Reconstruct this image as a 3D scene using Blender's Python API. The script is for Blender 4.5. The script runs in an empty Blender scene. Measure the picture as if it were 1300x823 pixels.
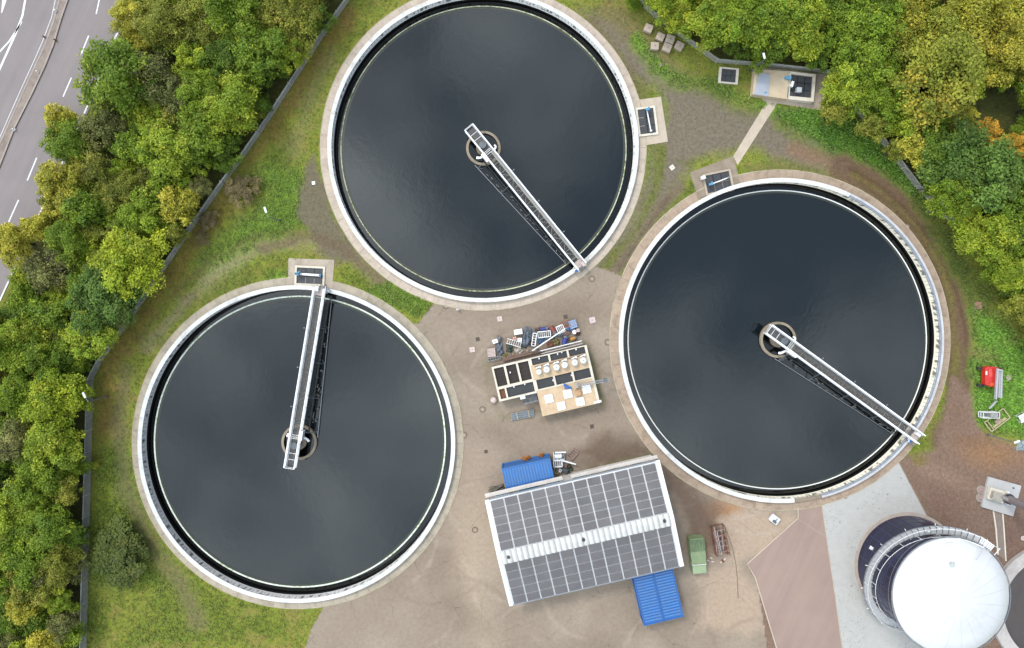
import bpy, math, random
import numpy as np
from mathutils import Vector, Matrix
random.seed(7); rng = np.random.default_rng(7)
R = math.radians
sc = bpy.context.scene
COL = sc.collection
H = 88.0; F = 866.667; CX, CY = 650.0, 367.0     # camera height, focal length and nadir in photo pixels
def P(px, py, z=0.0):
    k = (H - z) / F
    return ((px - CX) * k, -(py - CY) * k)
KALB = 0.50
def lin(c): 
    c = c / 255.0
    return c / 12.92 if c <= 0.04045 else ((c + 0.055) / 1.055) ** 2.4
def alb(r, g, b, k=None):
    k = KALB if k is None else k
    return tuple(min(0.85, lin(v) * k) for v in (r, g, b))
# ---------------------------------------------------------------- object helpers
def tag(o, label=None, cat=None, group=None, kind=None):
    if label: o['label'] = label
    if cat: o['category'] = cat
    if group: o['group'] = group
    if kind: o['kind'] = kind
    return o
def thing(name, x, y, rz, label, cat, group=None, z=0.0):
    o = bpy.data.objects.new(name, None); COL.objects.link(o)
    o.empty_display_size = 0.3
    o.location = (x, y, z); o.rotation_euler = (0, 0, rz)
    return tag(o, label, cat, group)
class MB:
    def __init__(s): s.v = []; s.f = []; s.m = []
    def add(s, vs, fs, m=0):
        n = len(s.v); s.v += [tuple(v) for v in vs]
        for f in fs: s.f.append(tuple(i + n for i in f)); s.m.append(m)
        return s
    def box(s, x0, x1, y0, y1, z0, z1, m=0):
        return s.add([(x0,y0,z0),(x1,y0,z0),(x1,y1,z0),(x0,y1,z0),(x0,y0,z1),(x1,y0,z1),(x1,y1,z1),(x0,y1,z1)],
            [(0,3,2,1),(4,5,6,7),(0,1,5,4),(1,2,6,5),(2,3,7,6),(3,0,4,7)], m)
    def obox(s, cx, cy, cz, sx, sy, sz, rz=0, m=0):
        c, n = math.cos(rz), math.sin(rz); vs = []
        for dz in (-.5, .5):
            for dx, dy in ((-.5,-.5),(.5,-.5),(.5,.5),(-.5,.5)):
                x, y = dx*sx, dy*sy
                vs.append((cx + x*c - y*n, cy + x*n + y*c, cz + dz*sz))
        return s.add(vs, [(0,3,2,1),(4,5,6,7),(0,1,5,4),(1,2,6,5),(2,3,7,6),(3,0,4,7)], m)
    def bar(s, p, q, w, h, m=0):
        p, q = Vector(p), Vector(q); d = (q - p).normalized()
        up = Vector((0,0,1)) if abs(d.z) < .95 else Vector((1,0,0))
        a = d.cross(up).normalized() * (w/2); b = a.cross(d).normalized() * (h/2)
        vs = [e + i*a + j*b for e in (p, q) for i, j in ((-1,-1),(1,-1),(1,1),(-1,1))]
        return s.add(vs, [(0,3,2,1),(4,5,6,7),(0,1,5,4),(1,2,6,5),(2,3,7,6),(3,0,4,7)], m)
    def tube(s, p, q, r, n=8, m=0, r2=None):
        p, q = Vector(p), Vector(q); d = (q - p).normalized(); r2 = r if r2 is None else r2
        up = Vector((0,0,1)) if abs(d.z) < .95 else Vector((1,0,0))
        a = d.cross(up).normalized(); b = a.cross(d)
        vs = []
        for e, rr in ((p, r), (q, r2)):
            for i in range(n):
                t = 2*math.pi*i/n; vs.append(e + rr*(math.cos(t)*a + math.sin(t)*b))
        fs = [(i, (i+1) % n, n + (i+1) % n, n + i) for i in range(n)] + [tuple(range(n))[::-1], tuple(range(n, 2*n))]
        return s.add(vs, fs, m)
    def lathe(s, prof, n=48, m=0, a0=0.0, a1=None, cx=0, cy=0, ms=None):
        full = a1 is None; a1 = 2*math.pi if full else a1
        k = n if full else n + 1
        vs = []; P_ = len(prof)
        for i in range(k):
            t = a0 + (a1 - a0)*i/n
            for r, z in prof: vs.append((cx + r*math.cos(t), cy + r*math.sin(t), z))
        base = len(s.v); s.v += vs
        for i in range(n):
            i2 = (i+1) % k if full else i+1
            for j in range(P_-1):
                s.f.append((base+i*P_+j, base+i2*P_+j, base+i2*P_+j+1, base+i*P_+j+1)); s.m.append(ms[j] if ms else m)
        return s
    def cyl(s, cx, cy, z0, z1, r, n=20, m=0, r2=None):
        return s.tube((cx,cy,z0), (cx,cy,z1), r, n, m, r2)
    def prism(s, pts, z0, z1, m=0):
        n = len(pts); a = sum(pts[i][0]*pts[(i+1)%n][1] - pts[(i+1)%n][0]*pts[i][1] for i in range(n))
        if a < 0: pts = pts[::-1]
        vs = [(x,y,z0) for x,y in pts] + [(x,y,z1) for x,y in pts]
        return s.add(vs, [tuple(range(n))[::-1], tuple(range(n,2*n))] + [(i,(i+1)%n,n+(i+1)%n,n+i) for i in range(n)], m)
    def sheet(s, pts, z, m=0):
        n = len(pts); a = sum(pts[i][0]*pts[(i+1)%n][1] - pts[(i+1)%n][0]*pts[i][1] for i in range(n))
        if a < 0: pts = pts[::-1]
        return s.add([(x,y,z) for x,y in pts], [tuple(range(n))], m)
    def build(s, name, mats, parent=None, loc=None, rz=0, smooth=False, bevel=0):
        me = bpy.data.meshes.new(name); me.from_pydata(s.v, [], s.f)
        if not isinstance(mats, (list, tuple)): mats = [mats]
        for mm in mats: me.materials.append(mm)
        if len(mats) > 1: me.polygons.foreach_set('material_index', s.m)
        if smooth: me.shade_smooth() if hasattr(me, 'shade_smooth') else None
        me.update()
        o = bpy.data.objects.new(name, me); COL.objects.link(o)
        if parent: o.parent = parent
        if loc: o.location = loc
        o.rotation_euler = (0,0,rz)
        if bevel:
            b = o.modifiers.new('Bevel','BEVEL'); b.width = bevel; b.segments = 2; b.limit_method = 'ANGLE'
        return o
def pxpoly(pts, z=0.0): return [P(x, y, z) for x, y in pts]
def local(pt, root):
    v = Matrix.Rotation(-root.rotation_euler.z, 3, 'Z') @ (Vector((pt[0], pt[1], 0)) - Vector((root.location.x, root.location.y, 0)))
    return (v.x, v.y)
def copy_tree(o, parent=None):
    c = o.copy(); COL.objects.link(c); c.parent = parent
    for ch in list(o.children): copy_tree(ch, c)
    return c
# ---------------------------------------------------------------- materials
MATS = {}
def nodes_of(m):
    m.use_nodes = True; nt = m.node_tree; nt.nodes.clear(); return nt
def N(nt, t, **kw):
    n = nt.nodes.new(t)
    for k, v in kw.items():
        if k.startswith('i_'): n.inputs[k[2:].replace('_', ' ')].default_value = v
        else: setattr(n, k, v)
    return n
def noise(nt, co, scale, detail=4, rough=.6, dist=0):
    n = N(nt, 'ShaderNodeTexNoise'); n.inputs['Scale'].default_value = scale; n.inputs['Detail'].default_value = detail
    n.inputs['Roughness'].default_value = rough; n.inputs['Distortion'].default_value = dist
    nt.links.new(co, n.inputs['Vector']); return n.outputs['Fac']
def maprange(nt, src, a, b, c, d):
    n = N(nt, 'ShaderNodeMapRange'); nt.links.new(src, n.inputs[0])
    for i, v in enumerate((a, b, c, d)): n.inputs[i+1].default_value = v
    return n.outputs[0]
def mathn(nt, op, a, b=None, clamp=False):
    n = N(nt, 'ShaderNodeMath', operation=op, use_clamp=clamp)
    for i, v in enumerate((a, b)):
        if v is None: continue
        if isinstance(v, (int, float)): n.inputs[i].default_value = v
        else: nt.links.new(v, n.inputs[i])
    return n.outputs[0]
def mixc(nt, fac, a, b, mode='MIX'):
    n = N(nt, 'ShaderNodeMix', data_type='RGBA', blend_type=mode)
    for s, v in ((0, fac), (6, a), (7, b)):
        if isinstance(v, (int, float)): n.inputs[s].default_value = v
        elif isinstance(v, tuple): n.inputs[s].default_value = (*v[:3], 1)
        else: nt.links.new(v, n.inputs[s])
    return n.outputs[2]
def bumpn(nt, h, strength, dist):
    n = N(nt, 'ShaderNodeBump'); n.inputs['Strength'].default_value = strength; n.inputs['Distance'].default_value = dist
    nt.links.new(h, n.inputs['Height']); return n.outputs['Normal']
def M(name, rgb, rough=.7, metal=0.0, var=.18, scale=3.0, dirt=None, dirtamt=.3, bump=.0, k=None, spec=.5):
    """painted / concrete / metal surface: base colour with two scales of wear and patches of dirt"""
    key = name
    if key in MATS: return MATS[key]
    m = bpy.data.materials.new(name); nt = nodes_of(m)
    out = N(nt, 'ShaderNodeOutputMaterial'); b = N(nt, 'ShaderNodeBsdfPrincipled')
    tc = N(nt, 'ShaderNodeTexCoord').outputs['Object']
    c = alb(*rgb, k=k)
    n1 = noise(nt, tc, scale, 6, .65); n2 = noise(nt, tc, scale*9, 3, .6)
    v = mathn(nt, 'ADD', maprange(nt, n1, .25, .75, 1-var, 1+var), maprange(nt, n2, .3, .7, -var*.4, var*.4))
    cc = N(nt, 'ShaderNodeVectorMath', operation='SCALE'); cc.inputs[0].default_value = c; nt.links.new(v, cc.inputs['Scale'])
    col = cc.outputs[0]
    if dirt:
        f = maprange(nt, noise(nt, tc, scale*.6, 5, .7, .4), .45, .7, 0, dirtamt)
        col = mixc(nt, f, col, alb(*dirt, k=k))
    nt.links.new(col, b.inputs['Base Color']); b.inputs['Roughness'].default_value = rough; b.inputs['Metallic'].default_value = metal
    b.inputs['Specular IOR Level'].default_value = spec
    if bump: nt.links.new(bumpn(nt, n2, .6, bump), b.inputs['Normal'])
    nt.links.new(b.outputs[0], out.inputs[0]); MATS[key] = m; return m
white = M('white_paint', (246,246,248), .45, dirt=(190,186,176), dirtamt=.35, var=.06, k=.62)
rimwhite = M('white_coated_concrete', (250,250,252), .6, dirt=(196,190,182), dirtamt=.35, var=.06, scale=1.2, k=.55)
lilac = M('grey_coated_concrete', (222,221,225), .6, dirt=(150,145,140), dirtamt=.4, var=.1, scale=1.5)
concrete = M('beige_concrete', (205,188,170), .9, dirt=(140,125,108), dirtamt=.45, var=.14, scale=.9, bump=.01)
concrete2 = M('weathered_concrete', (168,150,132), .9, dirt=(120,105,90), dirtamt=.5, var=.16, scale=.9, bump=.01)
concrete3 = M('pale_concrete', (216,198,178), .9, dirt=(170,150,128), dirtamt=.35, var=.1, scale=1.2, bump=.01)
def ring_mat(name, rgb, dirtc, dirtamt, count, k=.5, jw=.03, jd=.45):
    m = bpy.data.materials.new(name); nt = nodes_of(m); out = N(nt,'ShaderNodeOutputMaterial'); b = N(nt,'ShaderNodeBsdfPrincipled')
    tc = N(nt,'ShaderNodeTexCoord').outputs['Object']; s = N(nt,'ShaderNodeSeparateXYZ'); nt.links.new(tc, s.inputs[0])
    a = mathn(nt,'MULTIPLY', mathn(nt,'ADD', mathn(nt,'DIVIDE', mathn(nt,'ARCTAN2', s.outputs[1], s.outputs[0]), 6.28318), .5), count)
    fr = mathn(nt,'FRACT', a); fl = mathn(nt,'FLOOR', a)
    wn = N(nt,'ShaderNodeTexWhiteNoise', noise_dimensions='1D'); nt.links.new(fl, wn.inputs['W'])
    j = maprange(nt, mathn(nt,'ABSOLUTE', mathn(nt,'SUBTRACT', fr, .5)), .5-jw, .5, 0, jd)
    v = mathn(nt,'ADD', maprange(nt, noise(nt, tc, 1.1, 6, .7), .3, .7, .88, 1.1), maprange(nt, wn.outputs['Value'], 0, 1, -.05, .05))
    sv = N(nt,'ShaderNodeVectorMath',operation='SCALE'); sv.inputs[0].default_value = alb(*rgb, k=k); nt.links.new(v, sv.inputs['Scale'])
    d = maprange(nt, noise(nt, tc, .7, 6, .75, .5), .48, .68, 0, dirtamt)
    col = mixc(nt, d, sv.outputs[0], alb(*dirtc, k=k)); col = mixc(nt, j, col, alb(96,84,72))
    nt.links.new(col, b.inputs['Base Color']); b.inputs['Roughness'].default_value = .85; nt.links.new(b.outputs[0], out.inputs[0]); return m
whiteconc = M('white_grey_concrete', (208,206,206), .9, dirt=(185,178,172), dirtamt=.5, var=.07, scale=.5)
galv = M('galvanised_steel', (168,172,178), .45, .5, dirt=(110,110,110), var=.15, scale=4)
galvd = M('dull_grey_steel', (120,124,130), .55, .3, dirt=(70,66,60), var=.2, scale=4)
dark = M('dark_pit', (38,38,42), .8, var=.3, scale=2)
blackw = M('black_steel_cover', (62,64,70), .55, var=.2, scale=2.5, dirt=(100,95,90), dirtamt=.3)
rust = M('rusty_steel', (125,78,58), .85, var=.3, scale=5, dirt=(165,110,80), dirtamt=.6)
rustp = M('pinkish_rusty_steel', (190,160,150), .8, var=.25, scale=5, dirt=(120,75,60), dirtamt=.7)
blue = M('blue_paint', (38,110,200), .45, var=.12, scale=2, dirt=(70,90,120), dirtamt=.3)
lblue = M('light_blue_paint', (95,165,205), .5, var=.12, scale=4)
dblue = M('dark_blue_paint', (42,60,150), .5, var=.2, scale=4)
red = M('red_paint', (225,52,45), .4, var=.1, scale=3)
green = M('pale_green_paint', (150,168,124), .6, var=.12, scale=2, dirt=(95,115,80), dirtamt=.5)
dgreen = M('dark_green_paint', (70,85,72), .6, var=.2, scale=4)
orange = M('orange_paint', (215,150,60), .6, var=.2, scale=5)
wood = M('weathered_timber', (205,190,150), .85, var=.2, scale=5)
brownwood = M('brown_timber', (140,112,98), .85, var=.25, scale=3)
tan = M('tan_deck_coating', (220,193,160), .85, dirt=(190,150,112), dirtamt=.6, var=.1, scale=.8, k=.55)
cream = M('cream_concrete', (232,222,205), .8, dirt=(180,165,145), dirtamt=.4, var=.08, scale=1.5, k=.58)
tyre = M('black_rubber', (35,35,36), .8, var=.2, scale=6)
bluegrey = M('blue_grey_tarpaulin', (116,124,138), .6, var=.25, scale=3, bump=.03)
greytarp = M('grey_tarpaulin', (130,132,138), .6, var=.3, scale=3, bump=.03)
pink = M('pinkish_board', (228,205,198), .8, var=.1, scale=4)
# ---------------------------------------------------------------- camera, light, sky
cam = bpy.data.cameras.new('camera'); co = bpy.data.objects.new('camera', cam); COL.objects.link(co)
co.location = (0, 0, H); cam.sensor_width = 36; cam.lens = 24; cam.shift_y = -44.5/1300; cam.clip_end = 3000; cam.clip_start = .5
sc.camera = co
SUN_EL, SUN_AZ = 50, 325     # azimuth clockwise from +Y
sun = bpy.data.lights.new('sun', 'SUN'); so = bpy.data.objects.new('sun', sun); COL.objects.link(so)
sun.energy = 2.0; sun.angle = R(12); sun.color = (1, .955, .89)
sd = Vector((math.sin(R(SUN_AZ))*math.cos(R(SUN_EL)), math.cos(R(SUN_AZ))*math.cos(R(SUN_EL)), math.sin(R(SUN_EL))))
so.rotation_euler = sd.to_track_quat('Z', 'Y').to_euler(); so.location = sd*60
w = bpy.data.worlds.new('World'); sc.world = w; nt = nodes_of(w)
out = N(nt, 'ShaderNodeOutputWorld'); bg = N(nt, 'ShaderNodeBackground')
sky = N(nt, 'ShaderNodeTexSky', sky_type='NISHITA', sun_disc=False, sun_elevation=R(SUN_EL), sun_rotation=R(SUN_AZ), dust_density=2.0)
tc = N(nt, 'ShaderNodeTexCoord').outputs['Generated']
sx = N(nt, 'ShaderNodeSeparateXYZ'); nt.links.new(tc, sx.inputs[0])
zz = mathn(nt, 'MAXIMUM', sx.outputs[2], .06)
u = mathn(nt, 'DIVIDE', sx.outputs[0], zz); v = mathn(nt, 'DIVIDE', sx.outputs[1], zz)
cb = N(nt, 'ShaderNodeCombineXYZ'); nt.links.new(u, cb.inputs[0]); nt.links.new(v, cb.inputs[1])
n1 = noise(nt, cb.outputs[0], 1.9, 5, .5, .3)
n2 = noise(nt, cb.outputs[0], 5.5, 6, .6, .6)
grad = mathn(nt, 'MULTIPLY', u, -.34)
cl = mathn(nt, 'ADD', mathn(nt, 'ADD', maprange(nt, n1, .32, .68, -.5, .5), maprange(nt, n2, .3, .7, -.26, .26)), mathn(nt, 'ADD', grad, .36), True)
skyb = N(nt, 'ShaderNodeVectorMath', operation='SCALE'); skyb.inputs['Scale'].default_value = 1.0; nt.links.new(sky.outputs[0], skyb.inputs[0])
colr = mixc(nt, maprange(nt, cl, 0, 1, .7, 1), skyb.outputs[0], mixc(nt, cl, (4.2, 5.3, 6.7), (25.0, 27.0, 27.6)))
zen = N(nt,'ShaderNodeVectorMath',operation='SCALE'); nt.links.new(colr, zen.inputs[0]); nt.links.new(maprange(nt, sx.outputs[2], .1, .95, .8, 1.9), zen.inputs['Scale']); nt.links.new(zen.outputs[0], bg.inputs['Color']); bg.inputs['Strength'].default_value = .085
nt.links.new(bg.outputs[0], out.inputs[0])
sc.view_settings.view_transform = 'Standard'; sc.view_settings.look = 'None'; sc.view_settings.gamma = 1; sc.view_settings.exposure = 0.28
# ---------------------------------------------------------------- tanks: centres and radii in metres
RZ = .6
def tk(px, py, r): 
    k = (H-RZ)/F; return ((px-CX)*k, -(py-CY)*k, r*k)
TANKS = dict(left=tk(376.2,564,201.7), top=tk(613.2,186,197.8), right=tk(992.3,432.4,206.4))
APR = dict(left=.95, top=1.02, right=1.08)
def inpoly(x, y, poly):
    c = np.zeros(x.shape, bool); n = len(poly)
    for i in range(n):
        x0,y0 = poly[i]; x1,y1 = poly[(i+1)%n]
        if y0 == y1: continue
        t = ((y0 > y) != (y1 > y)) & (x < (x1-x0)*(y-y0)/(y1-y0) + x0)
        c ^= t
    return c
def dseg(x, y, pts, closed=False):
    d = np.full(x.shape, 1e9); n = len(pts)
    for i in range(n if closed else n-1):
        x0,y0 = pts[i]; x1,y1 = pts[(i+1)%n]; dx,dy = x1-x0,y1-y0; L = dx*dx+dy*dy+1e-9
        t = np.clip(((x-x0)*dx+(y-y0)*dy)/L, 0, 1)
        d = np.minimum(d, np.hypot(x-x0-t*dx, y-y0-t*dy))
    return d
def vnoise(x, y, s, seed):
    g = np.random.default_rng(seed).random((256,256)); X = x/s+1000; Y = y/s+1000
    xi = np.floor(X).astype(int); yi = np.floor(Y).astype(int); fx = X-xi; fy = Y-yi
    fx = fx*fx*(3-2*fx); fy = fy*fy*(3-2*fy)
    a = g[xi%256, yi%256]; b = g[(xi+1)%256, yi%256]; c = g[xi%256,(yi+1)%256]; d = g[(xi+1)%256,(yi+1)%256]
    return (a*(1-fx)+b*fx)*(1-fy) + (c*(1-fx)+d*fx)*fy
def fbm(x, y, s, seed, o=4):
    r = 0; a = 1; t = 0
    for i in range(o):
        r = r + a*vnoise(x, y, s/2**i, seed+i); t += a; a *= .55
    return r/t
def arc(t, r_extra, a0, a1, n=24):
    cx, cy, r = TANKS[t]; r = r + r_extra
    return [(cx + r*math.cos(R(a0+(a1-a0)*i/n)), cy + r*math.sin(R(a0+(a1-a0)*i/n))) for i in range(n+1)]
FENCE_L = [(449,-45),(448,-5),(412,45),(343,152),(305,207),(286,232),(243,293),(182,384),(131,457),(119,480),(117,545),(112,735),(109,870)]
FENCE_R = [(760,-40),(805,0),(830,22),(870,53),(908,80),(960,84),(1045,93),(1062,112),(1126,192),(1160,237),(1212,290),(1262,335),(1312,400),(1350,470),(1390,560)]
ROAD_R = [(178,-60),(171,-3),(156,37),(145,63),(119,128),(108,151),(88,197),(62,254),(36,310),(0,384),(-60,500),(-160,700)]
ROAD = [(-700,-60)] + ROAD_R + [(-700,700)]
# ---------------------------------------------------------------- ground: one sheet, painted with its own soils and turf
xs = np.concatenate([[-700,-400,-220,-140,-100,-85], np.arange(-76,76.01,.22), [85,100,140,220,400,700]])
ys = np.concatenate([[-700,-400,-220,-140,-90,-68], np.arange(-58,48.01,.22), [58,75,110,180,350,700]])
X, Y = np.meshgrid(xs, ys); nx, ny = len(xs), len(ys)
PX = X*F/H + CX; PY = -Y*F/H + CY           # ground plan coordinates in photo pixels (z = 0)
n_a = fbm(X, Y, 6, 11); n_b = fbm(X, Y, 1.6, 23); n_c = fbm(X, Y, .7, 37, 3); n_d = fbm(X, Y, 14, 51)
jit = (n_b-.5)*14 + (n_a-.5)*22 + (n_c-.5)*7
def A3(r,g,b,k=.5): return np.array(alb(r,g,b,k))
colr = np.zeros(X.shape+(3,)); grass = np.ones(X.shape)
colr[:] = A3(138,144,62,.54)
def put(mask, c, g=None, amt=1.0):
    global colr, grass
    mk = np.clip(mask, 0, 1)*amt
    colr = colr*(1-mk[...,None]) + np.asarray(c)*mk[...,None]
    if g is not None: grass = grass*(1-mk) + g*mk
def poly(pts, feather=10, j=1.0):
    d = dseg(PX, PY, pts, True); s = np.where(inpoly(PX, PY, pts), d, -d)
    return np.clip((s + jit*j)/feather + .5, 0, 1)
def line(pts, wdt, feather=8, j=.5):
    return np.clip((wdt/2 - dseg(PX, PY, pts) + jit*j)/feather + .5, 0, 1)
def blob(x, y, rx, ry=None, rot=0, j=.02):
    ry = ry or rx; c, s = math.cos(R(rot)), math.sin(R(rot)); dx, dy = PX-x, PY-y
    q = np.hypot((dx*c+dy*s)/rx, (-dx*s+dy*c)/ry) + jit*j
    return np.clip(1.15-q, 0, 1)
LUSH = A3(120,150,56,.6); OLIVE = A3(142,142,64); YEL = A3(150,142,78)
put(np.clip((n_a-.47)*6,0,1), A3(122,138,50), amt=.7)
put(np.clip((n_b-.55)*5,0,1), A3(158,142,88), amt=.55)
# strip between the left fence and the clarifiers
put(line([(440,20),(400,80),(340,170),(300,235),(240,320),(185,395),(140,465),(130,560),(126,640)], 26, 22, .8), A3(152,122,70), amt=.7)
put(poly([(305,225),(345,195),(372,215),(388,230),(378,270),(350,300),(300,330),(262,352),(250,330),(285,300),(330,280),(340,250)], 40, 1.3), LUSH, 1, .9)
put(poly([(330,250),(385,200),(380,290),(300,345),(265,350)], 20), LUSH, 1, .7)
put(blob(190,570,12,60), OLIVE, 1, .4)
put(poly([(122,560),(165,570),(175,690),(200,740),(112,740)], 24), A3(122,144,48,.6), 1, .75)
put(line([(160,470),(150,540),(160,620),(190,690),(230,740),(250,790)], 18, 14, .7), A3(128,118,88), .35, .7)
put(line([(188,440),(235,385),(285,340),(335,315),(390,305),(440,320),(500,370)], 15, 14, .8), A3(162,150,118), .25, .75)
put(line([(175,430),(225,370),(275,325),(325,300),(385,292)], 7, 9, .7), A3(116,98,72), .3, .6)
put(line([(420,70),(400,110),(380,170),(372,200)], 22, 16, .8), A3(150,142,98), .5, .55)
put(poly([(384,205),(400,195),(412,235),(430,290),(455,330),(420,335),(395,300),(378,270),(380,240)], 12), A3(128,117,98), .1, .95)
put(line([(330,318),(390,300),(430,312),(470,345),(530,398)], 12, 10, .6), A3(122,104,82), .2, .7)
put(poly([(350,352),(300,365),(250,398),(225,430),(215,420),(260,370),(310,340),(360,334)], 14), A3(120,124,58), 1, .6)
put(blob(352,352,16,12), LUSH, 1, .9)
put(poly([(500,360),(545,384),(535,408),(510,395),(470,372)], 10), A3(114,142,48,.6), 1, .85)
put(blob(165,705,60,34), A3(110,120,46), 1, .6)
put(line([(560,-30),(510,10),(465,55),(430,110)], 16, 16, .6), A3(150,142,74), 1, .6)
# dirt yard north-east of the top clarifier
dirt = A3(134,121,108)
put(poly([(735,15),(790,20),(830,55),(862,90),(935,130),(1000,150),(1070,165),(1110,215),(1040,218),(960,190),(885,205),(850,250),(815,300),(785,352),(745,350),(795,280),(828,205),(848,140),(838,110),(800,95),(760,45)], 22, .8), dirt, .05, .95)
put(poly([(770,-10),(815,20),(850,60),(880,95),(845,85),(800,55),(760,20)], 24), A3(134,122,78), .7, .75)
put(line([(735,10),(790,80),(820,130)], 14, 12, .6), A3(120,104,78), .2, .6)
put(line([(808,52),(838,88),(868,104),(905,108),(940,130),(975,135)], 15, 12, .9), LUSH, 1, 1.0)
put(line([(860,100),(900,114),(950,140)], 20, 20, .9), A3(120,128,62), .9, .55)
put(line([(840,190),(832,240),(805,300),(770,340)], 11, 10, .6), A3(118,124,56), .9, .85)
put(line([(885,235),(855,270),(825,310),(795,345),(780,360)], 12, 10, .7), A3(120,128,56), .9, .85)
put(line([(880,235),(850,262),(832,285)], 9, 8, .5), A3(112,128,48), 1, .7)
put(line([(862,238),(832,272),(806,310),(780,350)], 15, 10, .4), A3(132,114,98), .1, .8)
put(line([(850,250),(815,298),(788,340)], 4, 5, .3), A3(108,90,74), .1, .6)
put(poly([(940,208),(990,208),(1060,225),(1030,232),(960,222)], 10), A3(128,124,76), .9, .85)
put(poly([(860,205),(900,196),(925,192),(905,202),(880,216)], 8), A3(110,114,58), .9, .6)
put(blob(1008,151,13,12,0,.01), A3(128,118,112), .0, .9)
put(poly([(985,140),(1060,142),(1110,172),(1150,232),(1185,270),(1170,276),(1120,240),(1080,212),(1050,190),(1015,172),(992,160)], 14), A3(100,138,44,.6), 1, .97)
put(line([(990,158),(1040,192),(1080,222)], 10, 12, .8), A3(124,122,70), .8, .6)
put(line([(1010,190),(1045,205),(1080,222)], 14, 12, .7), A3(150,120,96), .1, .8)
# track round the east side of the right clarifier
put(line([(1070,212),(1115,238),(1152,272),(1185,318),(1208,365),(1220,420),(1222,480),(1214,530),(1200,560)], 34, 12, .5), A3(122,97,78), .05, .97)
put(line([(1085,222),(1120,245),(1160,285),(1190,330),(1208,380),(1214,430),(1213,470)], 8, 7, .8), A3(126,116,66), .8, .8)
put(line([(1080,214),(1122,240),(1160,276),(1192,322),(1215,372),(1227,425),(1228,480)], 5, 5, .3), A3(96,70,54), 0, .7)
put(line([(1092,232),(1130,258),(1166,298),(1190,345),(1202,390),(1206,440),(1204,490)], 5, 5, .3), A3(100,76,60), 0, .6)
put(line([(1165,262),(1195,300),(1225,360),(1240,420),(1240,450)], 14, 14, .8), A3(112,122,58), 1, .8)
put(poly([(1232,395),(1262,400),(1345,470),(1345,600),(1290,560),(1236,535),(1234,470)], 16), A3(112,156,54,.62), 1, .95)
put(blob(1248,452,26,14,20), A3(138,132,80), .7, .7)
put(blob(1285,432,20,10), A3(128,132,70), .9, .5)
# reddish bare earth, bottom right
RED = A3(146,120,104)
put(poly([(1208,480),(1230,500),(1238,540),(1262,556),(1350,580),(1350,900),(1150,900),(1178,657),(1141,588),(1190,566)], 10, .5), RED, .0, 1)
put(blob(1260,575,55,24,10), A3(172,130,92), 0, .75)
put(blob(1230,560,30,12,10), A3(140,108,84), 0, .6)
put(blob(1190,650,46,40), A3(140,108,96), 0, .6)
put(blob(1285,680,34,44), A3(128,100,90), 0, .7)
put(blob(1190,600,60,14,25), A3(176,146,128), 0, .4)
put(blob(1216,520,16,30), A3(136,106,88), 0, .6)
put(blob(1166,585,16,10), A3(138,128,60), .6, .7)
# forest floors
put((inpoly(PX,PY,[(1008,636),(1045,636),(1120,600),(1150,570),(1190,650),(1215,700),(1215,900),(940,900),(940,716),(1008,655)])).astype(float), RED, 0, 1)
floor = A3(74,76,38)
FL = [(x-6,y) for x,y in FENCE_L]; 
put(poly([(185,-60)]+[(x-3,y) for x,y in FENCE_L]+[(-300,900),(-300,640),(0,400),(60,262),(108,160),(150,65)], 8, .25), floor, .4, .9)
put(poly([(x+2,y-3) for x,y in FENCE_R]+[(1500,560),(1500,-60)], 8, .25), floor, .4, .9)
put(poly([(1180,300),(1210,300),(1250,360),(1270,410),(1240,400)], 10), A3(98,114,48), 1, .7)
# concrete yard between the clarifiers: same sheet, its own object
YARD = ([P(572,366), P(551,384), P(531,411)] + arc('left', .5, 47, -80, 34) + [P(395,800), P(360,900), P(985,900), P(962,742), P(948,716), P(1013,658), P(1013,644)]
        + arc('right', .5, 271, 158, 34) + [P(768,342)] + arc('top', .5, 312, 255, 16))
in_yard = inpoly(X, Y, YARD)
YC = A3(174,157,140)
ym = in_yard.astype(float)
put(ym, YC, -1)
def yput(m, c, a): 
    put(m*ym, c, None, a)
yput(np.clip((n_d-.45)*4,0,1), A3(156,138,122), .7)
yput(np.clip((n_a-.5)*5,0,1), A3(190,173,155), .5)
yput(line([(640,385),(720,395),(790,400),(800,470),(780,530),(700,548),(600,545)], 26, 24, .6), A3(156,138,121), .7)
yput(poly([(585,560),(640,545),(770,530),(820,560),(800,590),(700,575),(640,585),(600,640),(560,650)], 40), A3(176,155,138), .6)
yput(poly([(770,545),(815,560),(860,600),(905,640),(925,665),(930,700),(885,700),(862,650),(835,580),(760,590),(730,575)], 20), A3(126,106,92), .95)
yput(blob(752,590,40,14,10), A3(138,120,104), .7)
yput(blob(925,648,30,20), A3(206,150,104), .75)
yput(blob(905,650,30,26), A3(120,98,84), .6)
yput(poly([(915,660),(1010,648),(1010,665),(945,718),(975,800),(880,800),(890,735),(925,715)], 16), A3(198,174,152), .95)
yput(blob(888,700,22,30), A3(170,136,112), .6)
yput(line([(600,640),(600,740),(620,840)], 26, 40), A3(206,184,160), .6)
yput(line([(545,740),(590,690),(600,600)], 30, 40), A3(182,160,142), .5)
yput(line([(700,520),(640,530),(620,500),(618,460)], 7, 10, .8), A3(120,118,74), .45)
yput(line([(742,436),(764,512)], 8, 7, .6), A3(112,112,66), .7)
yput(line([(690,534),(766,516)], 12, 9, .7), A3(140,124,106), .7)
yput(blob(655,435,60,22,-13), A3(150,130,114), .7)
yput(line([(745,600),(790,588),(835,576)], 6, 6, .6), A3(112,112,66), .6)
yput(line([(560,372),(580,382),(620,393)], 6, 7, .4), A3(150,132,114), .6)
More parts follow.
